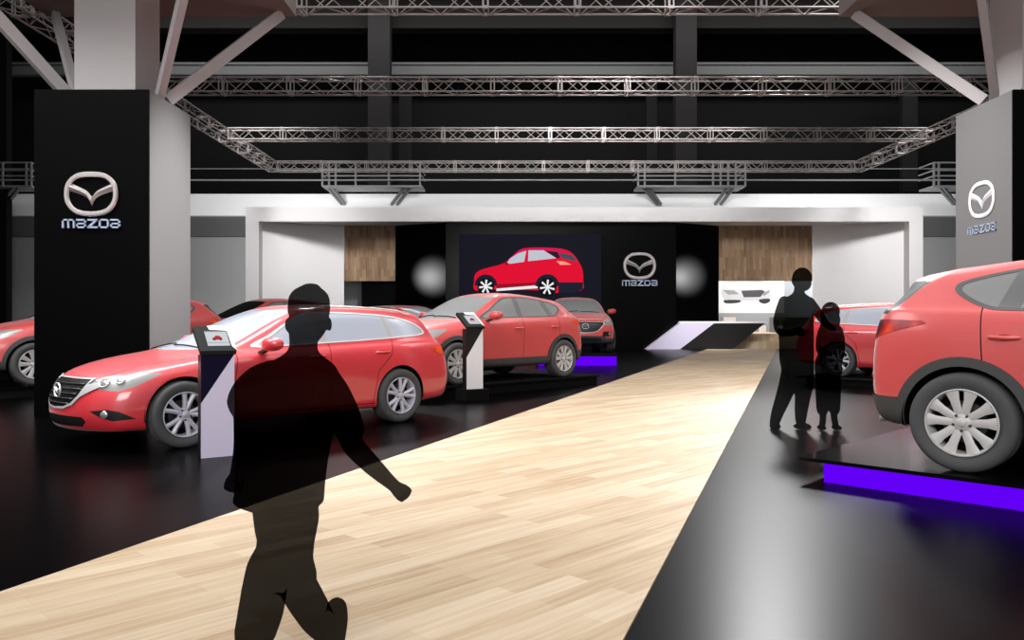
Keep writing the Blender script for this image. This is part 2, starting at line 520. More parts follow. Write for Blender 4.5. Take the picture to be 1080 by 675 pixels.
# ------------------------------------------------ wagon
WAG = dict(name='wagon_car', paint='red_wagon', style='wagon', axles=(1.375, -1.375), wr=.335, ww=.225, wy=.905, arch_r=.382, under=.20, ul=1.9, arches=[], rings=[
 dict(xF=2.20, x0=1.95, x8=-2.15, xR=-2.32, Y=[(-2.2, .74), (-1.4, .80), (1.4, .80), (1.95, .72)], Z=[(-2.3, .27), (-1, .205), (1, .205), (2.2, .20)]),
 dict(pF=2.1, xF=2.25, x0=1.98, x8=-2.20, xR=-2.42, Y=[(-2.2, .79), (-1.4, .90), (0, .885), (1.4, .895), (2.0, .80)], Z=[(-2.4, .31), (-1.9, .25), (-1, .215), (1.2, .215), (1.9, .21), (2.3, .215)]),
 dict(pF=2.1, xF=2.30, x0=2.0, x8=-2.24, xR=-2.465, Y=[(-2.2, .81), (-1.4, .915), (-.6, .885), (0, .875), (.6, .885), (1.4, .915), (2.03, .82)], Z=[(-2.4, .42), (0, .36), (2.3, .33)]),
 dict(pF=2.1, xF=2.275, x0=1.99, x8=-2.25, xR=-2.475, Y=[(-2.25, .815), (-1.4, .92), (-.6, .90), (0, .895), (.6, .90), (1.4, .92), (2.02, .825)], Z=[(-2.4, .58), (0, .54), (2.3, .50)]),
 dict(pF=2.1, xF=2.23, x0=1.93, x8=-2.24, xR=-2.45, Y=[(-2.24, .79), (-1.4, .915), (-.6, .908), (0, .906), (.6, .908), (1.4, .91), (1.96, .80)], Z=[(-2.4, .76), (-1, .745), (0, .72), (1.4, .69), (2.3, .63)]),
 dict(pF=2.1, xF=2.17, x0=1.82, x8=-2.21, xR=-2.41, Y=[(-2.2, .755), (-1.4, .885), (0, .885), (.9, .88), (1.4, .845), (1.84, .735)], Z=[(-2.4, .90), (-1.4, .90), (0, .875), (.9, .86), (1.4, .83), (1.84, .77), (2.22, .715)]),
 dict(pF=2.1, xF=2.01, x0=1.65, x8=-2.18, xR=-2.375, Y=[(-2.2, .725), (-1.4, .855), (0, .86), (.9, .835), (1.3, .76), (1.66, .64)], Z=[(-2.36, .965), (-1.4, .955), (0, .925), (.9, .905), (1.3, .875), (1.66, .84), (2.05, .795)]),
 dict(xF=1.56, x0=1.32, x8=-2.16, xR=-2.345, Y=[(-2.2, .70), (-1.4, .835), (0, .84), (.8, .81), (1.0, .765), (1.32, .63)], Z=[(-2.33, 1.0), (-1.4, .985), (0, .95), (.8, .93), (1.3, .905), (1.56, .895)]),
 dict(xF=1.14, x0=.80, x8=-2.13, xR=-2.315, Y=[(-2.14, .66), (-1.4, .805), (0, .82), (.5, .795), (.8, .745)], Z=[(-2.3, 1.04), (-1.4, 1.01), (0, .975), (.8, .955), (1.14, .95)]),
 dict(xF=.62, x0=.37, x8=-2.03, xR=-2.235, Y=[(-2.05, .60), (-1.4, .70), (0, .715), (.36, .685)], Z=[(-2.2, 1.20), (-1.4, 1.22), (-.5, 1.225), (.36, 1.195), (.6, 1.20)]),
 dict(xF=.10, x0=-.10, x8=-1.90, xR=-2.16, Y=[(-1.92, .53), (-1.4, .60), (-.6, .615), (-.1, .59)], Z=[(-2.15, 1.355), (-1.9, 1.37), (-1.4, 1.40), (-.6, 1.425), (-.1, 1.40), (.1, 1.405)]),
 dict(xF=-.12, x0=-.24, x8=-1.80, xR=-2.04, Y=[(-1.8, .34), (-1.2, .37), (-.3, .36)], Z=[(-2.0, 1.395), (-1.4, 1.445), (-.6, 1.465), (-.1, 1.445)]),
 dict(xF=-.26, x0=-.26, x8=-1.78, xR=-1.78, Y=[(-1.8, 0), (0, 0)], Z=[(-1.9, 1.425), (-1.4, 1.46), (-.6, 1.48), (-.2, 1.46)]),
])
def wag_carve(cv):
    A = [(1.375, .335), (-1.375, .335)]
    dlo = round_poly([(.60, .985), (.0, .998), (-.8, 1.025), (-1.5, 1.06), (-1.86, 1.085), (-1.945, 1.13), (-1.80, 1.235), (-1.45, 1.325), (-.9, 1.365), (-.4, 1.375), (-.12, 1.352), (.10, 1.26), (.36, 1.12)], 4)
    inner = round_poly([(.50, .998), (.0, 1.012), (-.8, 1.039), (-1.5, 1.074), (-1.83, 1.098), (-1.905, 1.135), (-1.77, 1.222), (-1.44, 1.308), (-.9, 1.348), (-.4, 1.358), (-.14, 1.337), (.08, 1.245), (.32, 1.11)], 4)
    fy = lambda c: c.y > .3
    # doors, bonnet, tailgate
    cv.cut([(.80, .29), (.86, .60), (.80, .93), (.60, .99), (-.36, 1.02), (-.33, .60), (-.33, .29)], 'side', 'front_door', lambda c: c.y > .6)
    cv.cut([(-.33, .29), (-.33, .60), (-.36, 1.02), (-1.30, 1.05), (-1.24, .86), (-1.02, .66), (-.94, .29)], 'side', 'rear_door', lambda c: c.y > .6)
    cv.line([(.80, .24), (.86, .60), (.79, .95)], 'side', .008, only=None, filt=lambda c: c.y > .6)
    cv.line([(-.33, .24), (-.33, .60), (-.36, 1.0)], 'side', .008, filt=lambda c: c.y > .6)
    cv.line([(-.94, .26), (-1.02, .66), (-1.24, .86), (-1.30, 1.03)], 'side', .008, filt=lambda c: c.y > .6)
    cv.line([(.86, .27), (-.96, .27)], 'side', .008, filt=lambda c: c.y > .6)
    cv.cut([(2.16, -.01), (2.14, .40), (1.95, .56), (1.60, .66), (1.25, .735), (.98, .775), (.98, -.01)], 'top', 'bonnet', lambda c: c.z > .68 and c.x > .9)
    cv.line([(1.02, .775), (1.25, .735), (1.60, .66), (1.95, .56), (2.14, .40), (2.165, 0)], 'top', .008, filt=lambda c: c.z > .68)
    cv.cut(dlo, 'side', 'chrome', lambda c: c.y > .4 and c.z > .9)
    cv.cut(inner, 'side', 'pillar', lambda c: c.y > .4 and c.z > .9)
    g = lambda pts: cv.cut(pts, 'side', 'side_glass', lambda c: c.y > .4, only=('pillar',))
    g([(.7, .9), (.7, 1.45), (-.235, 1.45), (-.27, .9)])
    g([(-.36, .9), (-.32, 1.45), (-1.20, 1.45), (-1.30, .9)])
    cv.cut([(-1.36, .9), (-1.26, 1.45), (-2.1, 1.45), (-2.1, .9)], 'side', 'quarter_glass', lambda c: c.y > .4, only=('pillar',))
    cv.cut(open_round([(-.01, .955), (.45, .965), (.665, .985), (.67, 1.02), (.60, 1.25), (.545, 1.365), (.50, 1.385), (.28, 1.40), (-.01, 1.405)], 3), 'front', 'windscreen', lambda c: c.x > -.25 and c.z > .9, only=('body_shell', 'bonnet', 'seam'))
    cv.cut([(-.01, 1.06), (.55, 1.07), (.585, 1.10), (.53, 1.27), (.47, 1.325), (-.01, 1.335)], 'rear', 'rear_glass', lambda c: c.x < -1.9)
    # lights
    cv.cut([(-1.34, .655), (-1.2, .605), (-1.02, .595), (-.87, .64), (-.68, .745), (-.69, .758), (-.86, .752), (-1.05, .735), (-1.22, .712), (-1.34, .685)], 50, 'headlamp', lambda c: c.x > 1.2 and c.z > .45)
    cv.cut([(-1.60, .80), (-1.30, .79), (-1.12, .83), (-.98, .90), (-1.06, .93), (-1.3, .935), (-1.60, .92)], -50, 'tail_lamp', lambda c: c.x < -1.6)
    # grille with chrome wing, lower grille, fog lamps
    cv.cut([(-.01, .405), (.20, .415), (.33, .455), (.42, .54), (.62, .645), (.60, .67), (.44, .655), (.465, .705), (-.01, .712)], 'front', 'grille_chrome', lambda c: c.x > 1.7)
    cv.cut([(-.01, .425), (.19, .436), (.305, .475), (.385, .555), (.435, .695), (-.01, .70)], 'front', 'grille', lambda c: c.x > 1.7)
    cv.cut([(-.01, .245), (.44, .25), (.50, .30), (.46, .345), (-.01, .35)], 'front', 'lower_grille', lambda c: c.x > 1.7)
    cv.cut([(-1.30, .405), (-1.12, .425), (-1.0, .405), (-.86, .33), (-1.06, .315), (-1.18, .345)], 50, 'fog_recess', lambda c: c.x > 1.6)
    # rear reflector strip
    cv.cut([(-.01, .30), (.62, .30), (.70, .36), (-.01, .37)], 'rear', 'lower_trim', lambda c: c.x < -2.0)
    for a in A:
        cv.cut(circ(a[0], a[1], .382, 44), 'side', 'hole', lambda c: c.y > .5 and c.z < .85)
        cv.cut([(a[0] - .365, .0), (a[0] - .365, .25), (a[0] + .365, .25), (a[0] + .365, .0)], 'side', 'hole', lambda c: c.y > .5)
def wag_parts(E, M, bvh, root):
    P = M['red_wagon']
    d1 = E(['front_door'], 'front_door', [P], mirror='split'); E(['rear_door'], 'rear_door', [P], mirror='split')
    E(['bonnet'], 'bonnet', [P])
    E(['windscreen'], 'windscreen', [M['glass_blue']]); E(['rear_glass'], 'rear_window', [M['glass_blue']])
    E(['chrome'], 'window_trim', [M['chrome_white']], mirror='split', push=.004)
    E(['pillar'], 'door_pillar', [M['pillar_beige']], mirror='split')
    E(['side_glass'], 'side_window', [M['glass_blue']], mirror='split'); E(['quarter_glass'], 'quarter_window', [M['glass_blue']], mirror='split')
    H = E(['headlamp'], 'headlight', [M['lamp']], mirror='split')
    E(['tail_lamp'], 'tail_light', [M['tail']], mirror='split', push=.003)
    E(['grille_chrome'], 'grille_surround', [M['chrome']], push=.012)
    gr = E(['grille'], 'grille', [M['grille']], push=-.0)[0]
    E(['lower_grille'], 'lower_grille', [M['grille']]); E(['fog_recess'], 'fog_light_recess', [M['grille']], mirror='split')
    E(['lower_trim'], 'rear_bumper_trim', [M['dark']])
    for i in range(5):
        z = .465 + i * .048; bm = NB(); pts = []
        yw = [.26, .31, .35, .38, .39][i]
        for k in range(13):
            y = -yw + 2 * yw * k / 12
            h, n = surf_pt(bvh, (4, y, z), (-1, 0, 0))
            if h: pts.append((h.x + .008, y, z))
        tube(bm, pts, .008, 6); obj('grille_bar', bm, M['metal_dark'], gr, True)
    h, n = surf_pt(bvh, (4, 0, .585), (-1, 0, 0))
    bm = NB(); emblem(bm, (h.x + .018, 0, .585), (0, 1, 0), (0, 0, 1), (1, 0, 0), .165, .018); obj('emblem', bm, M['chrome'], root, True, 40)
    h, n = surf_pt(bvh, (-4, 0, .93), (1, 0, 0))
    bm = NB(); emblem(bm, (h.x - .004, 0, .93), (0, 1, 0), (0, 0, 1), (-1, 0, 0), .12, .01); obj('emblem', bm, M['chrome'], root, True, 40)
    for s in (1, -1):
        for (y, z, r) in ((.60, .665, .052), (.72, .69, .040)):
            h, n = surf_pt(bvh, (4, s * y, z), (-1, 0, 0))
            bm = NB(); q = n.to_track_quat('Z', 'Y').to_matrix()
            ellipsoid(bm, h + n * .0, (r, r * .9, .016), 20, 8, rot=q); o = obj('lamp_lens', bm, M['lens'], H[0 if s > 0 else 1], True)
            bm = NB(); pr = [h + n * .012 + q @ Vector((math.cos(t * PI / 10) * r, math.sin(t * PI / 10) * r * .9, 0)) for t in range(21)]
            tube(bm, pr, .006, 6); obj('lamp_ring', bm, M['chrome'], H[0 if s > 0 else 1], True)
        h, n = surf_pt(bvh, (4, s * .70, .375), (-1, 0, -0.0))
        if h:
            bm = NB(); ellipsoid(bm, h + n * .004, (.042, .038, .014), 18, 8, rot=n.to_track_quat('Z', 'Y').to_matrix()); obj('fog_light', bm, M['lens'], root, True)
        # roof rail
        pts = []
        for k in range(9):
            x = -.25 - k * .19; h, n = surf_pt(bvh, (x, s * .565, 3), (0, 0, -1))
            pts.append(h + Vector((0, 0, .028 if 0 < k < 8 else .0)))
        bm = NB(); tube(bm, pts, .013, 8); obj('roof_rail', bm, M['chrome_white'], root, True)
    mirrors(root, M, 'red_wagon', .50, .89, 1.01)
    handles(root, M, 'red_wagon', [(-.18, .865), (-1.10, .885)], .86, bvh)
    for s in (1, -1):
        bm = NB(); h, n = surf_pt(bvh, (1.05, s * .35, 3), (0, 0, -1)); pts = []
        for k in range(6):
            t = k / 5; h, n = surf_pt(bvh, (1.08 - .05 * t, -.62 + .55 * t + (.0 if s > 0 else .6), 3), (0, 0, -1)); pts.append(h + n * .012)
        tube(bm, pts, .007, 6); obj('wiper', bm, M['black'], root)
    bm = NB(); ps = []
    h, n = surf_pt(bvh, (-1.62, 2, .83), (0, -1, 0))
    ellipsoid(bm, (h.x, -h.y + .004, h.z), (.075, .006, .075), 20, 8); obj('fuel_flap', bm, P, root, True)
WAG['carve'] = wag_carve; WAG['parts'] = wag_parts

# ------------------------------------------------ suv
SUV = dict(name='suv_car', paint='red_suv', style='suv', axles=(1.35, -1.35), wr=.36, ww=.235, wy=.915, arch_r=.405, under=.27, ul=1.85, arches=[], rings=[
 dict(xF=2.08, x0=1.86, x8=-1.92, xR=-2.03, Y=[(-2, .74), (-1.4, .80), (1.4, .80), (1.9, .72)], Z=[(-2.1, .34), (-1.5, .27), (1.4, .27), (2.1, .27)]),
 dict(xF=2.18, x0=1.90, x8=-1.95, xR=-2.10, Y=[(-2.02, .79), (-1.35, .905), (0, .885), (1.35, .90), (1.9, .80)], Z=[(-2.2, .37), (-1.5, .29), (1.4, .28), (2.2, .29)]),
 dict(xF=2.25, x0=1.93, x8=-1.98, xR=-2.16, Y=[(-2.06, .815), (-1.35, .925), (0, .885), (1.35, .92), (1.93, .82)], Z=[(-2.2, .49), (0, .45), (2.2, .43)]),
 dict(xF=2.24, x0=1.93, x8=-1.98, xR=-2.17, Y=[(-2.07, .82), (-1.35, .925), (-.5, .905), (.6, .905), (1.35, .92), (1.93, .825)], Z=[(-2.2, .66), (0, .66), (2.2, .62)]),
 dict(xF=2.21, x0=1.88, x8=-1.98, xR=-2.16, Y=[(-2.07, .80), (-1.35, .925), (-.5, .915), (.6, .915), (1.35, .905), (1.88, .80)], Z=[(-2.2, .90), (-1.35, .92), (0, .88), (1.3, .83), (2.2, .79)]),
 dict(xF=2.14, x0=1.77, x8=-1.95, xR=-2.14, Y=[(-2.04, .765), (-1.35, .895), (0, .895), (.9, .885), (1.3, .855), (1.77, .745)], Z=[(-2.2, 1.06), (-1.35, 1.06), (0, 1.03), (.9, 1.00), (1.3, .97), (1.77, .935), (2.14, .885)]),
 dict(xF=1.98, x0=1.61, x8=-1.93, xR=-2.12, Y=[(-2.01, .73), (-1.35, .86), (0, .865), (.9, .84), (1.2, .78), (1.61, .64)], Z=[(-2.2, 1.14), (-1.35, 1.125), (0, 1.085), (.9, 1.06), (1.2, 1.045), (1.6, 1.01), (1.98, .965)]),
 dict(xF=1.53, x0=1.32, x8=-1.92, xR=-2.10, Y=[(-2, .70), (-1.35, .835), (0, .845), (.85, .81), (1.05, .765), (1.32, .64)], Z=[(-2.16, 1.19), (-1.35, 1.17), (0, 1.115), (.85, 1.09), (1.3, 1.07), (1.53, 1.06)]),
 dict(xF=1.20, x0=.90, x8=-1.88, xR=-2.07, Y=[(-1.95, .655), (-1.35, .785), (0, .82), (.6, .79), (.9, .745)], Z=[(-2.13, 1.20), (-1.35, 1.185), (0, 1.15), (.9, 1.115), (1.2, 1.11)]),
 dict(xF=.77, x0=.53, x8=-1.75, xR=-1.95, Y=[(-1.75, .575), (-1.35, .675), (0, .73), (.52, .70)], Z=[(-1.95, 1.34), (-1.35, 1.35), (0, 1.37), (.5, 1.34), (.77, 1.345)]),
 dict(xF=.32, x0=.13, x8=-1.56, xR=-1.95, Y=[(-1.56, .53), (-1.2, .585), (-.4, .625), (.12, .60)], Z=[(-1.95, 1.435), (-1.6, 1.455), (-1.2, 1.495), (-.7, 1.54), (-.3, 1.56), (.12, 1.54), (.32, 1.54)]),
 dict(xF=.10, x0=-.04, x8=-1.50, xR=-1.80, Y=[(-1.5, .36), (-.8, .39), (.1, .37)], Z=[(-1.8, 1.475), (-1.35, 1.525), (-.7, 1.585), (-.3, 1.605), (.1, 1.585)]),
 dict(xF=-.06, x0=-.06, x8=-1.48, xR=-1.48, Y=[(-1.8, 0), (0, 0)], Z=[(-1.75, 1.50), (-1.35, 1.54), (-.7, 1.60), (-.3, 1.62), (-.05, 1.61)]),
])
def suv_carve(cv):
    A = [(1.35, .36), (-1.35, .36)]
    dlo = round_poly([(.74, 1.125), (.2, 1.138), (-.6, 1.155), (-1.05, 1.165), (-1.22, 1.185), (-1.38, 1.26), (-1.46, 1.335), (-1.38, 1.40), (-1.0, 1.475), (-.45, 1.525), (.0, 1.512), (.22, 1.435), (.46, 1.30)], 4)
    inner = round_poly([(.66, 1.142), (.2, 1.156), (-.6, 1.173), (-1.04, 1.184), (-1.20, 1.203), (-1.345, 1.272), (-1.41, 1.335), (-1.35, 1.382), (-1.0, 1.455), (-.45, 1.505), (-.02, 1.493), (.20, 1.418), (.43, 1.287)], 4)
    fs = lambda c: c.y > .6
    cv.cut([(.86, .44), (.92, .70), (.84, 1.08), (.62, 1.14), (-.26, 1.17), (-.24, .70), (-.24, .44)], 'side', 'front_door', fs)
    cv.cut([(-.24, .44), (-.24, .70), (-.26, 1.17), (-1.24, 1.19), (-1.22, .80), (-.95, .60), (-.86, .44)], 'side', 'rear_door', fs)
    for l in ([(.86, .44), (.92, .70), (.83, 1.10)], [(-.24, .42), (-.24, .70), (-.26, 1.16)], [(-1.215, .80), (-1.24, 1.185)]):
        cv.line(l, 'side', .008, filt=fs)
    cv.cut([(2.08, -.01), (2.05, .42), (1.88, .56), (1.55, .67), (1.25, .74), (1.02, .775), (1.02, -.01)], 'top', 'bonnet', lambda c: c.z > .85 and c.x > .9)
    cv.line([(1.06, .775), (1.25, .74), (1.55, .67), (1.88, .56), (2.05, .42), (2.085, 0)], 'top', .008, filt=lambda c: c.z > .85)
    cv.cut(dlo, 'side', 'window_trim', lambda c: c.y > .4 and c.z > 1.0)
    g = lambda pts, nm: cv.cut(pts, 'side', nm, lambda c: c.y > .4, only=('inner',))
    cv.cut(inner, 'side', 'inner', lambda c: c.y > .4 and c.z > 1.0)
    g([(.8, 1.0), (.8, 1.6), (-.16, 1.6), (-.19, 1.0)], 'side_glass')
    g([(-.30, 1.0), (-.27, 1.6), (-.86, 1.6), (-1.08, 1.0)], 'side_glass')
    g([(-1.22, 1.0), (-.99, 1.6), (-1.9, 1.6), (-1.9, 1.0)], 'quarter_glass')
    cv.cut(open_round([(-.01, 1.115), (.45, 1.125), (.68, 1.15), (.685, 1.18), (.62, 1.40), (.565, 1.495), (.52, 1.515), (.30, 1.532), (-.01, 1.536)], 3), 'front', 'windscreen', lambda c: c.x > -.1 and c.z > 1.0, only=('body_shell', 'bonnet', 'seam'))
    cv.cut([(-.01, 1.19), (.56, 1.195), (.60, 1.22), (.53, 1.38), (.47, 1.41), (-.01, 1.42)], 'rear', 'rear_glass', lambda c: c.x < -1.7)
    # spoiler side blade: dark wedge between roof spoiler and quarter
    cv.cut([(-1.66, 1.40), (-1.72, 1.36), (-1.93, 1.15), (-2.2, 1.15), (-2.2, 1.39), (-1.9, 1.405)], 'side', 'rear_glass', lambda c: c.x < -1.64 and c.y > .3)
    cv.cut([(-1.30, .80), (-1.12, .765), (-.95, .775), (-.80, .82), (-.64, .93), (-.66, .955), (-.90, .935), (-1.1, .90), (-1.30, .865)], 50, 'headlamp', lambda c: c.x > 1.2 and c.z > .6)
    cv.cut([(-1.46, .97), (-1.24, .945), (-1.05, .965), (-.68, 1.075), (-.72, 1.095), (-1.0, 1.105), (-1.46, 1.09)], -50, 'tail_lamp', lambda c: c.x < -1.4)
    # grille
    cv.cut([(-.01, .555), (.22, .565), (.38, .62), (.56, .80), (.55, .865), (-.01, .875)], 'front', 'grille_chrome', lambda c: c.x > 1.7)
    cv.cut([(-.01, .575), (.21, .585), (.355, .635), (.52, .80), (.515, .852), (-.01, .86)], 'front', 'grille', lambda c: c.x > 1.7)
    # cladding: sills, bumpers, arch lips
    low = lambda c: c.z < .75
    cv.cut([(-2.5, .1), (2.5, .1), (2.5, .40), (1.95, .40), (1.7, .41), (.9, .415), (-.9, .425), (-1.75, .45), (-2.0, .50), (-2.5, .56)], 'side', 'cladding', lambda c: c.y > .02)
    cv.cut([(-.01, .0), (1, 0), (1, .41), (.62, .41), (.55, .47), (-.01, .49)], 'front', 'cladding', lambda c: c.x > 1.7)
    cv.cut([(-.01, .0), (1, 0), (1, .50), (.72, .52), (.66, .58), (-.01, .58)], 'rear', 'cladding', lambda c: c.x < -1.8)
    cv.cut([(-.01, .33), (.46, .34), (.44, .43), (-.01, .45)], 'front', 'lower_grille', lambda c: c.x > 1.7)
    cv.cut([(-1.34, .47), (-1.12, .46), (-1.02, .53), (-1.12, .60), (-1.30, .60)], 50, 'fog_recess', lambda c: c.x > 1.6)
    for a in A:
        cv.cut(circ(a[0], a[1], .475, 44), 'side', 'cladding', lambda c: c.y > .5 and c.z < 1)
        cv.cut(circ(a[0], a[1], .405, 44), 'side', 'hole', lambda c: c.y > .5 and c.z < .95)
        cv.cut([(a[0] - .38, .0), (a[0] - .40, .33), (a[0] + .40, .33), (a[0] + .38, .0)], 'side', 'hole', lambda c: c.y > .5)
def suv_parts(E, M, bvh, root):
    P = M['red_suv']
    E(['front_door'], 'front_door', [P], mirror='split'); E(['rear_door'], 'rear_door', [P], mirror='split')
    E(['bonnet'], 'bonnet', [P])
    E(['windscreen'], 'windscreen', [M['glass_grey']]); E(['rear_glass'], 'rear_window', [M['glass_dark']])
    E(['window_trim', 'inner'], 'window_trim', [M['trim_grey'], M['trim_mid']], mirror='split', push=.003)
    E(['side_glass'], 'side_window', [M['glass_grey']], mirror='split'); E(['quarter_glass'], 'quarter_window', [M['glass_grey']], mirror='split')
    H = E(['headlamp'], 'headlight', [M['lamp']], mirror='split')
    E(['tail_lamp'], 'tail_light', [M['tail']], mirror='split', push=.004)
    E(['grille_chrome'], 'grille_surround', [M['chrome']], push=.010)
    gr = E(['grille'], 'grille', [M['grille']])[0]
    E(['cladding'], 'cladding', [M['clad']], push=.010)
    E(['lower_grille'], 'lower_grille', [M['grille']], push=.010); E(['fog_recess'], 'fog_light_recess', [M['grille']], mirror='split', push=.004)
    for i in range(5):
        z = .62 + i * .048; bm = NB(); pts = []
        yw = [.28, .36, .42, .46, .50][i]
        for k in range(13):
            y = -yw + 2 * yw * k / 12
            h, n = surf_pt(bvh, (4, y, z), (-1, 0, 0))
            if h: pts.append((h.x + .008, y, z))
        tube(bm, pts, .008, 6); obj('grille_bar', bm, M['metal_dark'], gr, True)
    h, n = surf_pt(bvh, (4, 0, .75), (-1, 0, 0))
    bm = NB(); emblem(bm, (h.x + .018, 0, .75), (0, 1, 0), (0, 0, 1), (1, 0, 0), .17, .018); obj('emblem', bm, M['chrome'], root, True, 40)
    h, n = surf_pt(bvh, (-4, 0, 1.06), (1, 0, 0))
    bm = NB(); emblem(bm, (h.x - .004, 0, 1.06), (0, 1, 0), (0, 0, 1), (-1, 0, 0), .13, .01); obj('emblem', bm, M['chrome'], root, True, 40)
    for s in (1, -1):
        for (y, z, r) in ((.58, .845, .05), (.70, .865, .042)):
            h, n = surf_pt(bvh, (4, s * y, z), (-1, 0, 0))
            bm = NB(); q = n.to_track_quat('Z', 'Y').to_matrix()
            ellipsoid(bm, h, (r, r * .9, .016), 20, 8, rot=q); obj('lamp_lens', bm, M['lens'], H[0 if s > 0 else 1], True)
        h, n = surf_pt(bvh, (4, s * .70, .53), (-1, 0, 0))
        bm = NB(); ellipsoid(bm, h + n * .006, (.042, .042, .014), 18, 8, rot=n.to_track_quat('Z', 'Y').to_matrix()); obj('fog_light', bm, M['lens'], root, True)
        # reflector dot low on the rear corner
        h, n = surf_pt(bvh, (-4, s * .66, .66), (1, 0, 0))
        bm = NB(); ellipsoid(bm, h, (.055, .02, .010), 14, 6, rot=n.to_track_quat('Z', 'Y').to_matrix()); obj('rear_reflector', bm, M['tail'], root, True)
        # exhaust
        bm = NB(); tube(bm, [(-1.92, s * .52, .31), (-2.05, s * .52, .31)], .035, 16, cap=False); obj('exhaust_pipe', bm, M['chrome'], root, True)
    mirrors(root, M, 'red_suv', .60, .90, 1.17)
    handles(root, M, 'red_suv', [(-.12, .955), (-1.08, .975)], 1.0, bvh)
    for s in (1, -1):
        bm = NB(); pts = []
        for k in range(6):
            t = k / 5; h, n = surf_pt(bvh, (1.13 - .05 * t, -.62 + .55 * t + (.0 if s > 0 else .6), 3), (0, 0, -1)); pts.append(h + n * .012)
        tube(bm, pts, .007, 6); obj('wiper', bm, M['black'], root)
SUV['carve'] = suv_carve; SUV['parts'] = suv_parts
CARS = {'wagon': WAG, 'suv': SUV}
M = {}
def paint(name, col, rough, coat):
    m = mat(name, col, rough, 0.0, coat=coat, ior=1.8)
    b = m.node_tree.nodes['Principled BSDF']; b.inputs['Coat Roughness'].default_value = 0.12; b.inputs['Sheen Weight'].default_value = .5; b.inputs['Sheen Roughness'].default_value = .35; b.inputs['Coat IOR'].default_value = 1.7
    return m
M['red_wagon'] = paint('red_wagon_paint', (0.70, 0.016, 0.03, 1), .5, .8)
M['red_wagon'].node_tree.nodes['Principled BSDF'].inputs['Sheen Weight'].default_value = .3
M['red_suv'] = paint('red_suv_paint', (0.66, 0.052, 0.05, 1), .55, .3)
M['black'] = mat('black_matte', (.004, .004, .004, 1), .9, spec=.1)
M['dark'] = mat('dark_plastic', (.02, .02, .02, 1), .6)
M['handle_shade'] = mat('handle_shadow_red', (.35, .02, .02, 1), .5)  # darker red puts the shade behind each handle into the colour
M['clad'] = mat('grey_cladding', (.055, .055, .055, 1), .6)
M['tyre'] = mat('tyre_rubber', (.07, .07, .072, 1), .75, noise=.08, nscale=40)
M['rim_wagon'] = mat('wheel_silver', (.60, .58, .66, 1), .4, .2)
M['rim_suv'] = mat('wheel_light_grey', (.60, .58, .57, 1), .5, .2)
M['metal_dark'] = mat('dark_metal', (.10, .10, .10, 1), .4, .8)
M['chrome'] = mat('chrome', (.72, .71, .72, 1), .3, .45)
M['chrome_white'] = mat('bright_trim', (.80, .78, .78, 1), .3, .3)
M['pillar_beige'] = mat('pillar_beige', (.42, .38, .36, 1), .6)
M['glass_blue'] = mat('window_glass_pale', (.44, .47, .55, 1), .15, coat=.3)
M['glass_grey'] = mat('window_glass_grey', (.25, .25, .25, 1), .6, spec=.25)
M['glass_dark'] = mat('window_glass_dark', (.05, .055, .055, 1), .6, spec=.15)
M['trim_grey'] = mat('window_trim_grey', (.10, .10, .10, 1), .5)
M['trim_mid'] = mat('window_pillar_grey', (.15, .15, .15, 1), .5)
M['lamp'] = mat('lamp_glass', (.33, .325, .31, 1), .3, .2, spec=.3)
M['lens'] = mat('lamp_lens', (.65, .65, .66, 1), .12, .7)
M['grille'] = mat('grille_black', (.012, .012, .013, 1), .4)
def tail_mat():
    m = mat('tail_lamp', (.35, .01, .01, 1), .3, spec=.3); nt = m.node_tree; b = nt.nodes['Principled BSDF']
    tc = nt.nodes.new('ShaderNodeTexCoord'); n = nt.nodes.new('ShaderNodeTexNoise'); n.inputs['Scale'].default_value = 3.2
    r = nt.nodes.new('ShaderNodeValToRGB'); e = r.color_ramp.elements
    e[0].position = .35; e[0].color = (.06, .01, .02, 1); e[1].position = .62; e[1].color = (.95, .10, .02, 1)
    x = e.new(.5); x.color = (.45, .012, .015, 1)
    nt.links.new(tc.outputs['Object'], n.inputs['Vector']); nt.links.new(n.outputs['Fac'], r.inputs['Fac']); nt.links.new(r.outputs['Color'], b.inputs['Base Color'])
    return m
M['tail'] = tail_mat()
# ---------------------------------------------------------------- place: camera and helper
F, H0, CX, CY = 840.0, 1.28, 540.0, 338.0
def at(px, py, Y): return Vector(((px - CX) * Y / F, Y, H0 - (py - CY) * Y / F))
cam = bpy.data.cameras.new('camera'); co = bpy.data.objects.new('camera', cam); C.objects.link(co)
co.location = (0, 0, H0); co.rotation_euler = (PI / 2, 0, 0); cam.sensor_width = 36; cam.lens = F / 1080 * 36
cam.clip_end = 200; bpy.context.scene.camera = co

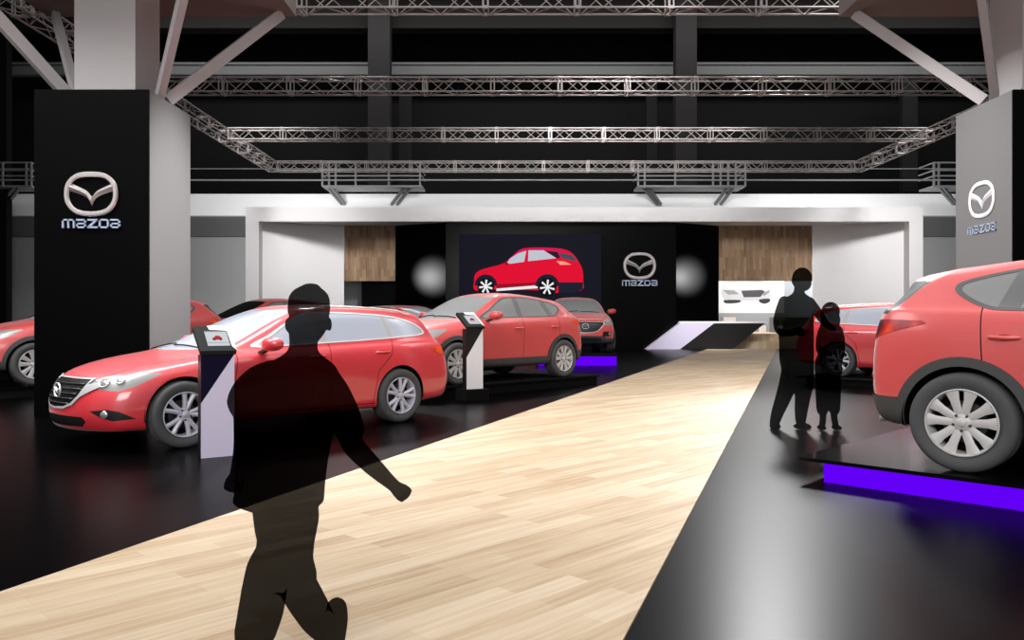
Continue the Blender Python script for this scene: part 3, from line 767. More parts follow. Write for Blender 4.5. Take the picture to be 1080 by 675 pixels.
# ---------------------------------------------------------------- more materials
def wood(name, cols, rot, sx, sy, rough, grain=1.0, scale=1.0, upright=False):
    m = bpy.data.materials.new(name); m.use_nodes = True; nt = m.node_tree; b = nt.nodes['Principled BSDF']; N = nt.nodes.new; L = nt.links.new
    tc = N('ShaderNodeTexCoord'); mp = N('ShaderNodeMapping'); mp.inputs['Rotation'].default_value = rot
    if upright:
        sp = N('ShaderNodeSeparateXYZ'); cb = N('ShaderNodeCombineXYZ'); L(tc.outputs['Object'], sp.inputs[0])
        L(sp.outputs['Z'], cb.inputs['X']); L(sp.outputs['X'], cb.inputs['Y']); L(sp.outputs['Y'], cb.inputs['Z']); L(cb.outputs[0], mp.inputs['Vector'])
    else: L(tc.outputs['Object'], mp.inputs['Vector'])
    br = N('ShaderNodeTexBrick'); br.inputs['Scale'].default_value = scale; br.inputs['Brick Width'].default_value = sx; br.inputs['Row Height'].default_value = sy
    br.inputs['Mortar Size'].default_value = .0015; br.inputs['Mortar Smooth'].default_value = .3; br.inputs['Bias'].default_value = 0.0
    br.inputs['Color1'].default_value = (0, 0, 0, 1); br.inputs['Color2'].default_value = (1, 1, 1, 1); br.inputs['Mortar'].default_value = (.25, .25, .25, 1); br.offset = .37
    L(mp.outputs['Vector'], br.inputs['Vector'])
    m2 = N('ShaderNodeMapping'); m2.inputs['Scale'].default_value = (1.2, 22, 22); L(mp.outputs['Vector'], m2.inputs['Vector'])
    ns = N('ShaderNodeTexNoise'); ns.inputs['Scale'].default_value = 1.6; ns.inputs['Detail'].default_value = 6; L(m2.outputs['Vector'], ns.inputs['Vector'])
    n3 = N('ShaderNodeTexNoise'); n3.inputs['Scale'].default_value = .9; L(mp.outputs['Vector'], n3.inputs['Vector'])
    a = N('ShaderNodeMath'); a.operation = 'MULTIPLY_ADD'; L(ns.outputs['Fac'], a.inputs[0]); a.inputs[1].default_value = .9 * grain; 
    sc = N('ShaderNodeMath'); sc.operation = 'MULTIPLY'; sc.inputs[1].default_value = .42; L(br.outputs['Color'], sc.inputs[0]); L(sc.outputs[0], a.inputs[2])
    a2 = N('ShaderNodeMath'); a2.operation = 'MULTIPLY_ADD'; L(n3.outputs['Fac'], a2.inputs[0]); a2.inputs[1].default_value = .35; L(a.outputs[0], a2.inputs[2])
    mr = N('ShaderNodeMapRange'); mr.inputs['From Min'].default_value = .35; mr.inputs['From Max'].default_value = 1.25; L(a2.outputs[0], mr.inputs['Value'])
    r = N('ShaderNodeValToRGB'); e = r.color_ramp.elements; e[0].position = 0; e[0].color = cols[0]; e[1].position = 1; e[1].color = cols[2]; x = e.new(.5); x.color = cols[1]
    L(mr.outputs['Result'], r.inputs['Fac']); L(r.outputs['Color'], b.inputs['Base Color']); b.inputs['Roughness'].default_value = rough; b.inputs['Specular IOR Level'].default_value = .2
    return m
M['wood_floor'] = wood('light_oak_boards', [srgb(166, 136, 103), srgb(196, 172, 142), srgb(218, 199, 174)], (0, 0, -PI / 4), 1.0, .13, .6)
M['wood_panel'] = wood('brown_oak_panel', [srgb(108, 84, 64), srgb(146, 118, 93), srgb(176, 148, 120)], (0, 0, 0), .9, .14, .6, upright=True)
M['floor'] = mat('black_polished_floor', (.001, .001, .0012, 1), .28, spec=.03)
M['white'] = mat('white_paint', srgb(238, 234, 234), .6)
M['white_gloss'] = mat('white_gloss', srgb(236, 232, 240), .3)
M['black_wall'] = mat('black_lacquer', (.001, .001, .0011, 1), .22, spec=.12)
M['black_pillar'] = mat('black_pillar_panel', (.001, .001, .0012, 1), .5, spec=.04)
M['grey_pillar'] = mat('grey_pillar_panel', srgb(112, 111, 111), .5)
M['concrete'] = mat('pale_concrete', srgb(166, 160, 160), .8)
M['hall_dark'] = mat('hall_dark', (.005, .005, .005, 1), .8, spec=.1)
M['hall_beam'] = mat('hall_beam', (.014, .0125, .012, 1), .8, spec=.1)
M['hall_column'] = mat('hall_column', (.02, .0185, .0185, 1), .8, spec=.05)
M['hall_grey'] = mat('hall_grey_wall', srgb(165, 165, 165), .8)
M['hall_mid'] = mat('hall_mid_grey', srgb(95, 95, 95), .8)
M['truss'] = mat('truss_metal', srgb(166, 157, 155), .45, .3)
M['steel'] = mat('galvanised_steel', srgb(150, 150, 152), .5, .3)
M['purple'] = mat('purple_light', (.0, 0, 0, 1), .5, emit=(.135, .0, 1, 1), estr=.92, spec=0)
M['plate'] = mat('black_glass_plate', (.003, .003, .003, 1), .12, ior=1.22)
M['navy'] = mat('dark_navy_print', (.006, .004, .022, 1), .5, spec=.08)
M['blackp'] = mat('black_print', (.006, .006, .006, 1), .4)
M['lavender'] = mat('lavender_white_print', srgb(214, 205, 228), .5)
M['letter'] = mat('pale_blue_metal', srgb(176, 190, 214), .35, .3)
M['logo'] = mat('silver_emblem', srgb(205, 198, 196), .3, .5)
M['bezel'] = mat('dark_grey_bezel', (.022, .024, .024, 1), .8, spec=.1)
def glow(name, r, g, b, k=1.0):
    return mat(name, (0, 0, 0, 1), .6, emit=srgb(r, g, b), estr=k, spec=.05)
def smoke():
    m = bpy.data.materials.new('smoked_figure'); m.use_nodes = True; nt = m.node_tree; nt.nodes.clear()
    o = nt.nodes.new('ShaderNodeOutputMaterial'); t = nt.nodes.new('ShaderNodeBsdfTransparent'); t.inputs[0].default_value = (.18, .18, .18, 1)
    nt.links.new(t.outputs[0], o.inputs[0]); return m
M['figure'] = smoke()

# ---------------------------------------------------------------- the hall
def quadbox(name, x0, y0, z0, x1, y1, z1, m, parent=None, bev=0.0):
    bm = NB(); box(bm, x0, y0, z0, x1, y1, z1, bev=bev); return obj(name, bm, m, parent)
def struct(name, *a, **k):
    o = quadbox(name, *a, **k); o['kind'] = 'structure'; return o
struct('floor', -34, -6, -.2, 40, 52, 0, M['floor'])
struct('wall_back', -34, 50, 0, 40, 50.5, 24, M['hall_dark'])
struct('wall_left', -34.5, -6, 0, -34, 50.5, 24, M['hall_dark'])
struct('wall_right', 40, -6, 0, 40.5, 50.5, 24, M['hall_dark'])
struct('ceiling', -34.5, -6, 24, 40.5, 50.5, 24.5, M['hall_dark'])
# gallery wall behind the stand: lit parapet, dark recess, grey wall below
struct('trim_1', -34, 45.0, H0 + 110 / 18.67, 40, 46, H0 + 133 / 18.67, mat('gallery_parapet_white', srgb(240, 240, 240), .8))
struct('trim_2', -34, 45.6, H0 + 88 / 18.4, 40, 46, H0 + 110 / 18.67, M['hall_mid'])
struct('wall_rear_gallery', -34, 46.2, 0, 40, 46.6, H0 + 88 / 18.2, M['hall_grey'])
s = 840 / 46.0
struct('trim_3', -34, 46, H0 + (338 - 30) / s, 40, 47, H0 + (338 + 10) / s, M['hall_beam'])
struct('trim_4', -34, 48, H0 + (338 - 79) / 17.5, 40, 48.5, H0 + (338 - 70) / 17.5, M['hall_mid'])
struct('trim_5', -34, 48, H0 + (338 - 68.6) / 17.5, 40, 48.5, H0 + (338 - 66) / 17.5, M['hall_mid'])
for a, b in ((388, 411), (713, 735)):
    o = quadbox('hall_column', (a - 540) * 45.1 / 840, 45.1, H0 + 133 / 18.67, (b - 540) * 45.1 / 840, 45.9, 23.9, M['hall_column'])
    tag(o, 'dark grey concrete hall column rising behind the %s caged balcony' % ('left' if a < 500 else 'right'), 'column', 'rear hall columns')
for a, b in ((8, -30), (952, 968), (421, 434), (682, 693)):
    Y = 47.2; a, b = min(a, b), max(a, b)
    if a < 0:
        o = quadbox('hall_column', (a - 540) * 44 / 840, 43.9, 0, (b - 540) * 44 / 840, 44.4, 23.9, M['hall_dark']); w = 'black hall column at the far left edge beside the grey wall'
    else:
        o = quadbox('hall_column', (a - 540) * Y / 840, Y, H0 + 135 * Y / 840, (b - 540) * Y / 840, Y + .4, H0 + 258 * Y / 840, mat('hall_pier', (.010, .010, .010, 1), .8, spec=.1))
        w = {952: 'faint dark pier on the back wall towards the right pillar', 421: 'faint dark pier just right of the left rear column', 682: 'faint dark pier just left of the right rear column'}[a]
    tag(o, w, 'column', 'rear hall columns')
for py, r in ((190.5, .022), (178.5, .012)):
    bm = NB(); tube(bm, [at(-60, py, 43), at(1140, py, 43)], r * 2, 6)
    tag(obj('handrail', bm, M['steel']), 'thin %s steel rail running across the dark gallery' % ('lower' if py > 185 else 'upper'), 'rail')

def balcony(x0, x1, posts, Y, label):
    t = empty('balcony', at((x0 + x1) / 2, 205, Y)); base = t.location.copy()
    p = lambda px, py, dy=0: at(px, py, Y + dy) - base
    dY = 1.6
    bm = NB(); a = p(x0, 197); b = p(x1, 197)
    box(bm, a.x, 0, a.z - .04, b.x, dY, a.z + .06); obj('deck', bm, M['steel'], t)
    for py in (172, 180, 186):
        bm = NB(); q = [p(x0, py), p(x1, py)]
        tube(bm, [q[0] + Vector((0, dY, 0)), q[0], q[1], q[1] + Vector((0, dY, 0))], .04, 6); obj('rail', bm, M['steel'], t)
    for px in posts:
        bm = NB(); a = p(px, 172); b = p(px, 197); bar(bm, a, b, .09, .09); obj('post', bm, M['steel'], t)
    for px, d in ((x0 + 5, 16), (x0 + 10, 14), (x1 - 12, -14), (x1 - 18, -14)):
        bm = NB(); bar(bm, p(px, 198, .4), p(px + d, 216, 1.6), .14, .14); obj('bracket', bm, M['steel'], t)
    tag(t, label, 'balcony', 'caged balconies on the gallery')
balcony(340, 445, (340, 347, 354, 375, 410, 443), 43.2, 'steel caged balcony with railings left of the screen, high on the gallery')
balcony(673, 786, (673, 680, 712, 752, 760, 768, 776, 786), 43.2, 'steel caged balcony with railings high above the right black wall')
balcony(-45, 33, (-45, -20, 3, 28, 33), 43.2, 'dim caged balcony at the left edge beside the black pillar')
balcony(985, 1060, (985, 990, 1015, 1040, 1060), 43.2, 'dim caged balcony partly behind the right pillar')

# ---------------------------------------------------------------- pillars carrying the slabs
def pillar(x0, sgn, lab):
    """clad pillar; sgn = side towards the walkway (+1 means its right face is seen)"""
    Y0, Y1, W, Ht = 10.5, 11.86, 1.51, 4.32
    xs = (x0, x0 + W)
    t = empty('clad_pillar', (x0 + W / 2, (Y0 + Y1) / 2, 0)); o = t.location
    inner = xs[1] if sgn > 0 else xs[0]
    quadbox('front_panel', xs[0] - o.x, Y0 - o.y, 0, xs[1] - o.x, Y0 + .03 - o.y, Ht, M['black_pillar'], t)
    bm = NB(); a, b = (inner - sgn * .03, inner); box(bm, min(a, b) - o.x, Y0 + .03 - o.y, 0, max(a, b) - o.x, Y1 - o.y, Ht); obj('side_panel', bm, M['grey_pillar'], t)
    outer = xs[0] if sgn > 0 else xs[1]
    quadbox('core', xs[0] + .03 - o.x, Y0 + .03 - o.y, 0, xs[1] - .03 - o.x, Y1 - o.y - .001, Ht - .01, M['black_pillar'], t)
    tag(t, lab[0], 'pillar', 'black and grey clad pillars')
    cx = x0 + W / 2; cw = .83
    q = empty('slab_column', (cx, 11.22, Ht)); zz = 6.23 - Ht
    quadbox('shaft', -cw / 2, -.375, 0, cw / 2, .375, zz, M['concrete'], q)
    e = 2.02 if sgn > 0 else 2.03
    quadbox('slab', -e, -1.9, zz, e, 1.78, zz + .55, mat('slab_shaded_concrete', srgb(128, 120, 119), .85), q)  # whole slab darker than the shaft: underside shade put into its colour
    for sx in (-1, 1):
        for sy in (-1, 1):
            bm = NB(); bar(bm, (sx * (cw / 2 + .22), sy * .12, .08), (sx * (e - .2), sy * 1.62, zz - .02), .10, .16); obj('strut', bm, M['concrete'], q)
    tag(q, lab[1], 'column', 'concrete columns with square slab tops')
pillar(-6.30, 1, ('tall black clad pillar with pale grey side, behind the front wagon', 'concrete column with struts and slab top above the left black pillar'))
pillar(6.61, -1, ('tall pillar with grey face, behind the raised suv at right', 'concrete column with struts and slab top above the right pillar'))

def sign(loc, U, D, size, ww, wh, gap, label, m1, m2, d=.05):
    t = empty('brand_sign', loc); U = Vector(U); D = Vector(D)
    bm = NB(); emblem(bm, (0, 0, 0), U, (0, 0, 1), D, size, d); obj('emblem', bm, m1, t, True, 40)
    for i, c in enumerate('mazda'): pass
    adv = {'m': 1.48, 'a': 1.16, 'z': 1.2, 'd': 1.18}; tot = sum(adv[c] for c in 'mazda') - .16; x = 0; sx = ww / tot
    for c in 'mazda':
        bm = NB()
        def P(a, b): return U * ((a + x) * sx - ww / 2) + Vector((0, 0, gap - wh / 2 + b * wh))
        for r in WORD[c]:
            q = [(0, .12), (.28, .12), (1.05, .88), (.77, .88)] if r == 'diag' else [(r[0], r[1]), (r[2], r[1]), (r[2], r[3]), (r[0], r[3])]
            prism(bm, [P(*k) for k in q], D * d * .6)
        obj('letter', bm, m2, t); x += adv[c]
    tag(t, label, 'sign', 'winged emblem signs'); return t
p = at(97, 205.5, 10.5)
sign((p.x, 10.5, p.z), (1, 0, 0), (0, -1, 0), 51 / 80, 61 / 80, 9.5 / 80, -31 / 80, 'silver winged emblem and mazda lettering on the left black pillar front', M['logo'], M['letter'])
# right pillar: on its inner grey face
Yc = 840 * (6.61) / (1035.5 - 540); 
sign((6.61, Yc, H0 + (338 - 211) * Yc / 840), (0, -1, 0), (-1, 0, 0), .56, .68, .115, -.41, 'silver winged emblem and mazda lettering on the right pillar grey face', M['white_gloss'], M['letter'], .02)
p = at(674.5, 281, 35.36)
sign((p.x, 35.36, p.z), (1, 0, 0), (0, -1, 0), 31 / 23.8, 37 / 23.8, 6.2 / 23.8, -18 / 23.8, 'silver winged emblem and mazda lettering on the black stage wall', M['logo'], M['letter'], .08)

# ---------------------------------------------------------------- trusses
def truss(p, q, label, w=.40, mod=2.0):
    p = Vector(p); q = Vector(q); L = (q - p).length; d = (q - p).normalized()
    t = empty('lighting_truss', p); sd = d.cross(Vector((0, 0, 1))).normalized() * (w / 2); up = Vector((0, 0, w / 2))
    C4 = [sd + up, -sd + up, -sd - up, sd - up]
    for c in C4:
        bm = NB(); tube(bm, [c, c + d * L], .026, 8); obj('chord', bm, M['truss'], t, True, 60)
    n = round(L / mod); mod = L / n
    bm = NB()
    for i in range(n):
        a = i * mod
        for k in range(4):
            A, B = C4[k], C4[(k + 1) % 4]; m = 4; st = (mod - .16) / m
            for j in range(m):
                u0 = a + .08 + j * st; s0, s1 = (A, B) if (j + k) % 2 == 0 else (B, A)
                tube(bm, [s0 + d * u0, s1 + d * (u0 + st)], .012, 5, cap=False)
    obj('lattice', bm, M['truss'], t)
    for i in range(n + 1):
        bm = NB()
        for o in ((-.05, .05) if 0 < i < n else (.02 if i == 0 else -.02,)):
            for k in range(4):
                A, B = C4[k], C4[(k + 1) % 4]; bar(bm, A + d * (i * mod + o), B + d * (i * mod + o), .028, .028)
        if 0 < i < n:
            for k in range(4): bar(bm, C4[k] - d * .06 + d * i * mod, C4[k] + d * .06 + d * i * mod, .06, .06)
        obj('end_frame', bm, M['truss'], t)
    tag(t, label, 'truss', 'box lighting trusses over the stand')
for Y, l in ((16.8, 'metal box truss crossing at the very top of the view'), (22.9, 'thick box truss crossing behind the slab columns, second from top'), (28.9, 'box truss crossing in the middle row, third from top'), (34.9, 'lowest box truss crossing just above the white portal')):
    truss((-10.25, Y, 8.0), (-10.25 + 25.2, Y, 8.0), l)
truss((-10.5, 35.1, 8.0), (-10.5, 13.1, 8.0), 'long box truss running towards the viewer on the left side')
truss((15.2, 35.1, 8.0), (15.2, 13.1, 8.0), 'long box truss running towards the viewer on the right side')

# ---------------------------------------------------------------- walkway and stage
A0, B0 = Vector((-2.39, 3.72)), Vector((8.50, 34.7)); dr = (B0 - A0).normalized()
R0, R1 = Vector((.45, 3.19)), Vector((11.55, 34.7)); dq = (R1 - R0).normalized()
bm = NB(); a = A0 - dr * 6; b = R0 - dq * 6
prism(bm, [(a.x, a.y, .012), (b.x, b.y, .012), (R1.x, R1.y, .012), (B0.x, B0.y, .012)], (0, 0, -.011))
tag(obj('wooden_walkway', bm, M['wood_floor']), 'light oak plank walkway running diagonally to the stage', 'walkway')
t = empty('stage_step', (11.6, 35.2, 0))
quadbox('lower_tread', -1.95, .05, 0, 2.15, .5, .33, M['wood_floor'], t); quadbox('upper_tread', -1.95, .5, 0, 2.15, 6.6, .66, M['wood_floor'], t)
tag(t, 'wooden steps leading up at the far end of the walkway', 'step')

P35 = lambda px: (px - 540) / 24.0
t = empty('stage_portal', (3.17, 35, 0)); o = t.location
zt, zi = H0 + 119 / 24, H0 + 104 / 24
quadbox('header', P35(259) - o.x, 0, zi, P35(973.5) - o.x, .5, zt, M['white'], t)
quadbox('side_post', P35(259) - o.x, 0, 0, P35(273) - o.x, .5, zi, M['white'], t)
quadbox('side_post', P35(959) - o.x, 0, 0, P35(973.5) - o.x, .5, zi, M['white'], t)
quadbox('canopy', P35(260) - o.x, .5, zi + .02, P35(972) - o.x, 2.6, zt - .05, M['white'], t)
tag(t, 'wide white portal frame around the whole stage', 'portal')
def wallseg(name, p, q, z0, z1, m, label, cat='wall', th=.12):
    p = Vector((p[0], p[1], 0)); q = Vector((q[0], q[1], 0)); d = (q - p).normalized(); n = Vector((-d.y, d.x, 0)) * th
    bm = NB(); prism(bm, [p + Vector((0, 0, z0)), q + Vector((0, 0, z0)), q + n + Vector((0, 0, z0)), p + n + Vector((0, 0, z0))], (0, 0, z1 - z0))
    return tag(obj(name, bm, m), label, cat)
wallseg('white_partition', (P35(273) + .0, 35.5), (-7.72, 36.6), 0, zi, M['white'], 'white angled partition wall at the left of the stage', 'partition')
wallseg('white_partition', (13.82, 36.6), (P35(959), 35.5), 0, zi, M['white'], 'white angled partition wall at the right of the stage', 'partition')
wallseg('wood_panel', (-7.70, 36.6), (-5.38, 36.6), 3.07, zi, M['wood_panel'], 'brown wood panel hanging left of the black stage wall', 'panel')
wallseg('wood_panel', (9.52, 36.6), (13.80, 36.6), 3.07, zi, M['wood_panel'], 'brown wood panel hanging above the right stage opening', 'panel')
wallseg('black_partition', (-5.36, 36.6), (-2.95, 35.4), 0, zi, M['black_wall'], 'narrow black angled wall left of the screen wall', 'partition')
wallseg('black_partition', (-2.94, 35.4), (7.29, 35.4), 0, zi, M['black_wall'], 'wide black stage wall carrying the screen and emblem', 'partition')
wallseg('black_partition', (7.30, 35.4), (9.50, 36.6), 0, zi, M['black_wall'], 'narrow black angled wall beside the right stage opening', 'partition')
wallseg('black_partition', (-7.1, 37.6), (-4.9, 37.6), 0, 3.4, M['black_wall'], 'black wall behind the opening below the left wood panel', 'partition')
wallseg('grey_partition', (-8.6, 38.2), (-7.0, 38.2), 0, 4, M['hall_grey'], 'strip of grey wall beside the left stage opening', 'partition')
# back room behind the right opening
wallseg('grey_partition', (9.6, 42.2), (17.2, 42.2), .66, 4.6, mat('grey_room', srgb(160, 164, 168), .7), 'grey wall of the back room seen through the right opening', 'partition')
def flat(bm, pts, f, y, mi=0, d=.004):
    q = [f(a, b, y) for a, b in pts]; prism(bm, q, (0, d, 0), mi)
pt = empty('car_poster', (12.75, 42.19, 1.63)); base = pt.location
f = lambda zx, zy, y: at(740 + zx / 5.4, 270 + zy / 5.4, y) - base
LB = mat('poster_white', srgb(240, 240, 240), .5)
def pic(name, pts, m, y, parent, ff): 
    bm = NB(); flat(bm, pts, ff, y); return obj(name, bm, m, parent)
pic('backing', [(60, 100), (470, 100), (470, 328), (60, 328)], LB, 42.195, pt, f)
pm = {k: mat('poster_' + k, srgb(*v), .5) for k, v in dict(silver=(196, 196, 198), dark=(70, 70, 74), mid=(140, 140, 144), tyre=(50, 50, 52), amber=(225, 160, 90)).items()}
pic('printed_car_body', [(120, 150), (200, 138), (300, 136), (370, 150), (392, 190), (396, 230), (380, 256), (250, 258), (130, 258), (112, 220)], pm['silver'], 42.188, pt, f)
pic('printed_grille', [(225, 200), (345, 196), (360, 205), (335, 236), (240, 238)], pm['dark'], 42.181, pt, f)
pic('printed_headlamp', [(120, 196), (185, 198), (215, 220), (150, 222)], pm['mid'], 42.181, pt, f)
pic('printed_headlamp', [(345, 215), (388, 196), (385, 210), (355, 232)], pm['mid'], 42.181, pt, f)
pic('printed_wheel', round_poly([(330, 250), (385, 246), (388, 262), (360, 274), (332, 266)], 3), pm['tyre'], 42.181, pt, f)
pic('printed_wheel', round_poly([(130, 254), (218, 254), (212, 268), (140, 272)], 3), pm['tyre'], 42.181, pt, f)
tag(pt, 'white poster of a silver sports car front in the back room', 'poster')
t = quadbox('white_cabinet', at(763, 0, 41).x, 41, .66, at(776, 0, 41).x, 41.5, at(0, 335, 41).z, M['white']); tag(t, 'small white cabinet standing below the car poster', 'cabinet')
t = quadbox('white_box', at(803, 0, 40).x, 40, .66, at(808, 0, 40).x, 40.4, at(0, 344, 40).z, M['white']); tag(t, 'small white box by the man, on the stage floor', 'box')
t = quadbox('display_desk', at(817, 0, 39.5).x, 39.5, .66, at(855, 0, 39.5).x, 40.3, at(0, 335, 39.5).z, mat('desk_grey', srgb(110, 110, 110), .6)); tag(t, 'grey desk half hidden behind the standing man', 'desk')
pl = empty('potted_plant', (13.15, 39.0, .66)); bm = NB(); tube(bm, [(0, 0, 0), (0, 0, .35)], [.10, .14], 14); obj('pot', bm, M['white'], pl, True, 40)
for k in range(11):
    a = k * 2.4; bm = NB(); pts = [Vector((0, 0, .33)), Vector((math.cos(a) * .10, math.sin(a) * .10, .62)), Vector((math.cos(a) * .26, math.sin(a) * .26, .80 - .02 * k))]
    tube(bm, spline(pts, 4), [.012, .03, .04, .045, .045, .04, .03, .018, .003], 4); obj('leaf', bm, mat('leaf_green', srgb(120, 150, 60), .6) if k == 0 else bpy.data.materials['leaf_green'], pl, True)
tag(pl, 'small green potted plant beside the grey desk', 'plant')

# counter with slanted ends
t = empty('reception_counter', (0, 0, 0)); Y = 34.75; g = lambda a, b, dy=0: at(a, b, Y + dy)
g0 = at(717, 369.5, Y); t.location = (g0.x, Y, 0)
def W(a, b, dy=0):
    v = at(a, b, Y); v = v - Vector((g0.x, Y, 0)); v.y = dy; return v
zb = 368.9
bm = NB(); prism(bm, [W(681, zb), W(717, zb), W(753, 341.5), W(717.5, 341.5)], (0, .45, 0)); obj('white_front', bm, M['lavender'], t)
bm = NB(); prism(bm, [W(717.3, zb), W(772, zb), W(807, 341.5), W(753.3, 341.5)], (0, .45, 0)); obj('black_front', bm, M['blackp'], t)
bm = NB(); prism(bm, [W(717, 341.4), W(810, 341.4), W(812, 339.4), W(718, 339.4)], (0, .47, 0)); obj('counter_top', bm, M['white'], t)
for ch in t.children:
    for v in ch.data.vertices:
        pass
tag(t, 'long reception counter with slanted white and black front', 'counter')

# big screen
sc_ = empty('wall_screen', at(558.5, 322, 35.3)); base = sc_.location.copy()
f = lambda zx, zy, y: at(480 + zx / 4.5, 240 + zy / 4.5, y) - base
Y = 35.33
pic('display_panel', [(18, 34), (692, 34), (692, 420), (18, 420)], glow('screen_navy', 21, 21, 33, .9), Y, sc_, f)
for ch in sc_.children: pass
S = {k: glow('picture_' + k, *v) for k, v in dict(red=(225, 8, 48), deep=(150, 6, 34), magenta=(205, 20, 95), glass=(70, 74, 92), pale=(190, 196, 208), clad=(26, 28, 46), black=(8, 8, 14), white=(235, 235, 238), orange=(250, 160, 130)).items()}
body = round_poly([(95, 225), (130, 200), (235, 170), (300, 112), (350, 98), (450, 98), (520, 106), (560, 128), (590, 170), (605, 205), (608, 255), (600, 300), (480, 312), (390, 300), (190, 296), (95, 300), (90, 260)], 3)
pic('pictured_car_body', body, S['red'], Y - .006, sc_, f)
pic('pictured_roof', [(250, 155), (300, 114), (350, 100), (450, 99), (520, 106), (505, 118), (420, 108), (345, 108), (300, 124), (262, 156)], S['magenta'], Y - .010, sc_, f)
pic('pictured_shade', [(196, 272), (395, 262), (400, 292), (196, 296)], S['deep'], Y - .010, sc_, f)
pic('pictured_window', [(246, 170), (262, 148), (300, 124), (338, 112), (328, 165), (262, 174)], S['pale'], Y - .012, sc_, f)
pic('pictured_window', [(348, 110), (420, 110), (480, 148), (420, 154), (346, 162)], S['pale'], Y - .012, sc_, f)
pic('pictured_window', [(490, 122), (556, 132), (582, 166), (560, 160), (505, 146)], S['glass'], Y - .012, sc_, f)
pic('pictured_window', [(424, 112), (486, 118), (500, 146), (484, 148)], S['clad'], Y - .013, sc_, f)
pic('pictured_sill', [(196, 292), (390, 276), (392, 290), (196, 304)], S['white'], Y - .011, sc_, f)
pic('pictured_bumper', [(490, 262), (608, 262), (606, 296), (560, 312), (490, 312)], S['clad'], Y - .011, sc_, f)
pic('pictured_tail_lamp', [(480, 160), (520, 164), (552, 178), (500, 180)], S['orange'], Y - .012, sc_, f)
pic('pictured_mirror', round_poly([(236, 166), (246, 160), (250, 176), (240, 182)], 2), S['deep'], Y - .014, sc_, f)
for cx, cy, r in ((146, 282, 40), (438, 285, 44)):
    pic('pictured_wheel_arch', [(cx + (r + 14) * math.cos(k * PI / 12), cy - 4 + (r + 14) * -abs(math.sin(k * PI / 12)) if k <= 12 else cy) for k in range(13)], S['clad'], Y - .015, sc_, f)
    w = pic('pictured_wheel', [(cx + r * math.cos(k * PI / 16), cy + r * math.sin(k * PI / 16)) for k in range(32)], S['black'], Y - .018, sc_, f)
    for k in range(7):
        a = k * 2 * PI / 7 + .3; u = (math.cos(a), math.sin(a)); n = (-u[1], u[0])
        pic('pictured_spoke', [(cx + n[0] * 3, cy + n[1] * 3), (cx + u[0] * r * .8 + n[0] * 5, cy + u[1] * r * .8 + n[1] * 5), (cx + u[0] * r * .8 - n[0] * 5, cy + u[1] * r * .8 - n[1] * 5), (cx - n[0] * 3, cy - n[1] * 3)], S['white'], Y - .022, sc_, f)
tag(sc_, 'large dark screen showing a red hatchback on the stage wall', 'screen')

# ---------------------------------------------------------------- platforms
r2 = math.sqrt(.5)
def platform(corner, e1, L1, e2, L2, z, label, strip=None, inset=.2, m_plate='plate', dk=.03):
    c = Vector((corner[0], corner[1], 0)); e1 = Vector((e1[0], e1[1], 0)).normalized(); e2 = Vector((e2[0], e2[1], 0)).normalized()
    t = empty('display_platform', c); up = Vector((0, 0, 1))
    bm = NB(); prism(bm, [up * (z - dk), e1 * L1 + up * (z - dk), e1 * L1 + e2 * L2 + up * (z - dk), e2 * L2 + up * (z - dk)], up * dk); obj('deck', bm, M[m_plate], t)
    o = e1 * inset + e2 * .03
    bm = NB(); prism(bm, [o, o + e1 * (L1 - 2 * inset), o + e1 * (L1 - 2 * inset) + e2 * (L2 - .2), o + e2 * (L2 - .2)], up * (z - dk - .001)); obj('base', bm, M['black'], t)
    if strip:
        bm = NB(); n = -e2 * .012; q = o + n * .1
        prism(bm, [q, q + e1 * (L1 - 2 * inset), q + e1 * (L1 - 2 * inset) + n, q + n], up * (z - dk - .002)); obj('light_strip', bm, M['purple'], t)
    tag(t, label, 'platform', 'low black car platforms')
platform((2.31, 6.42), (1, -1), 5.4, (1, 1), 2.55, .18, 'low black glass platform with glowing purple edge under the right suv', True)
platform((-1.85, 12.35), (1, 1), 5.1, (-1, 1), 2.6, .18, 'low unlit black platform under the suv in the middle', inset=.05, m_plate='black')
platform((-8.85, 12.35), (1, 1), 5.6, (-1, 1), 2.05, .18, 'low black platform under the suv behind the left pillar')
platform((5.7, 16.0), (1, -1), 5.6, (1, 1), 2.9, .15, 'low black platform under the wagon behind the couple', m_plate='black')
platform((.68, 22.3), (1, 0), 2.3, (0, 1), 4.6, .36, 'black platform with purple front glow under the facing suv', True, inset=.05, dk=.10)

# ---------------------------------------------------------------- cars
def car(kind, src, loc, ang, label, group):
    o = src if src is not None and not src.get('used') else copy_tree(src)
    o.location = loc; o.rotation_euler = (0, 0, math.radians(ang)); tag(o, label, 'car', group); return o
wag = make_car('wagon', M); suv = make_car('suv', M)
GW, GS = 'red estate cars on show', 'red crossover cars on show'
wag.location = (-2.98, 9.58, 0); wag.rotation_euler = (0, 0, math.radians(-133)); tag(wag, 'red estate wagon nearest at left, in front of the black pillar', 'car', GW)
def nxt(src, loc, ang, label, g):
    c = copy_tree(src); c.location = loc; c.rotation_euler = (0, 0, math.radians(ang)); tag(c, label, 'car', g); return c
nxt(wag, (8.04, 15.39, .15), -45, 'red estate wagon behind the standing couple', GW)
nxt(wag, (-2.5, 21.0, .20), -40, 'pale roofed red wagon seen just above the front wagon roof', GW)
suv.location = (4.83, 5.42, .18); suv.rotation_euler = (0, 0, math.radians(-45)); tag(suv, 'large red suv at right seen from behind, on the purple lit platform', 'car', GS)
nxt(suv, (-.59, 15.02, .18), -135, 'red suv in the middle, standing behind the second kiosk', GS)
nxt(suv, (1.95, 24.2, .36), -88, 'small red suv facing the viewer over a purple glow', GS)
nxt(suv, (-7.66, 14.92, .18), -135, 'red suv partly hidden behind the left black pillar', GS)
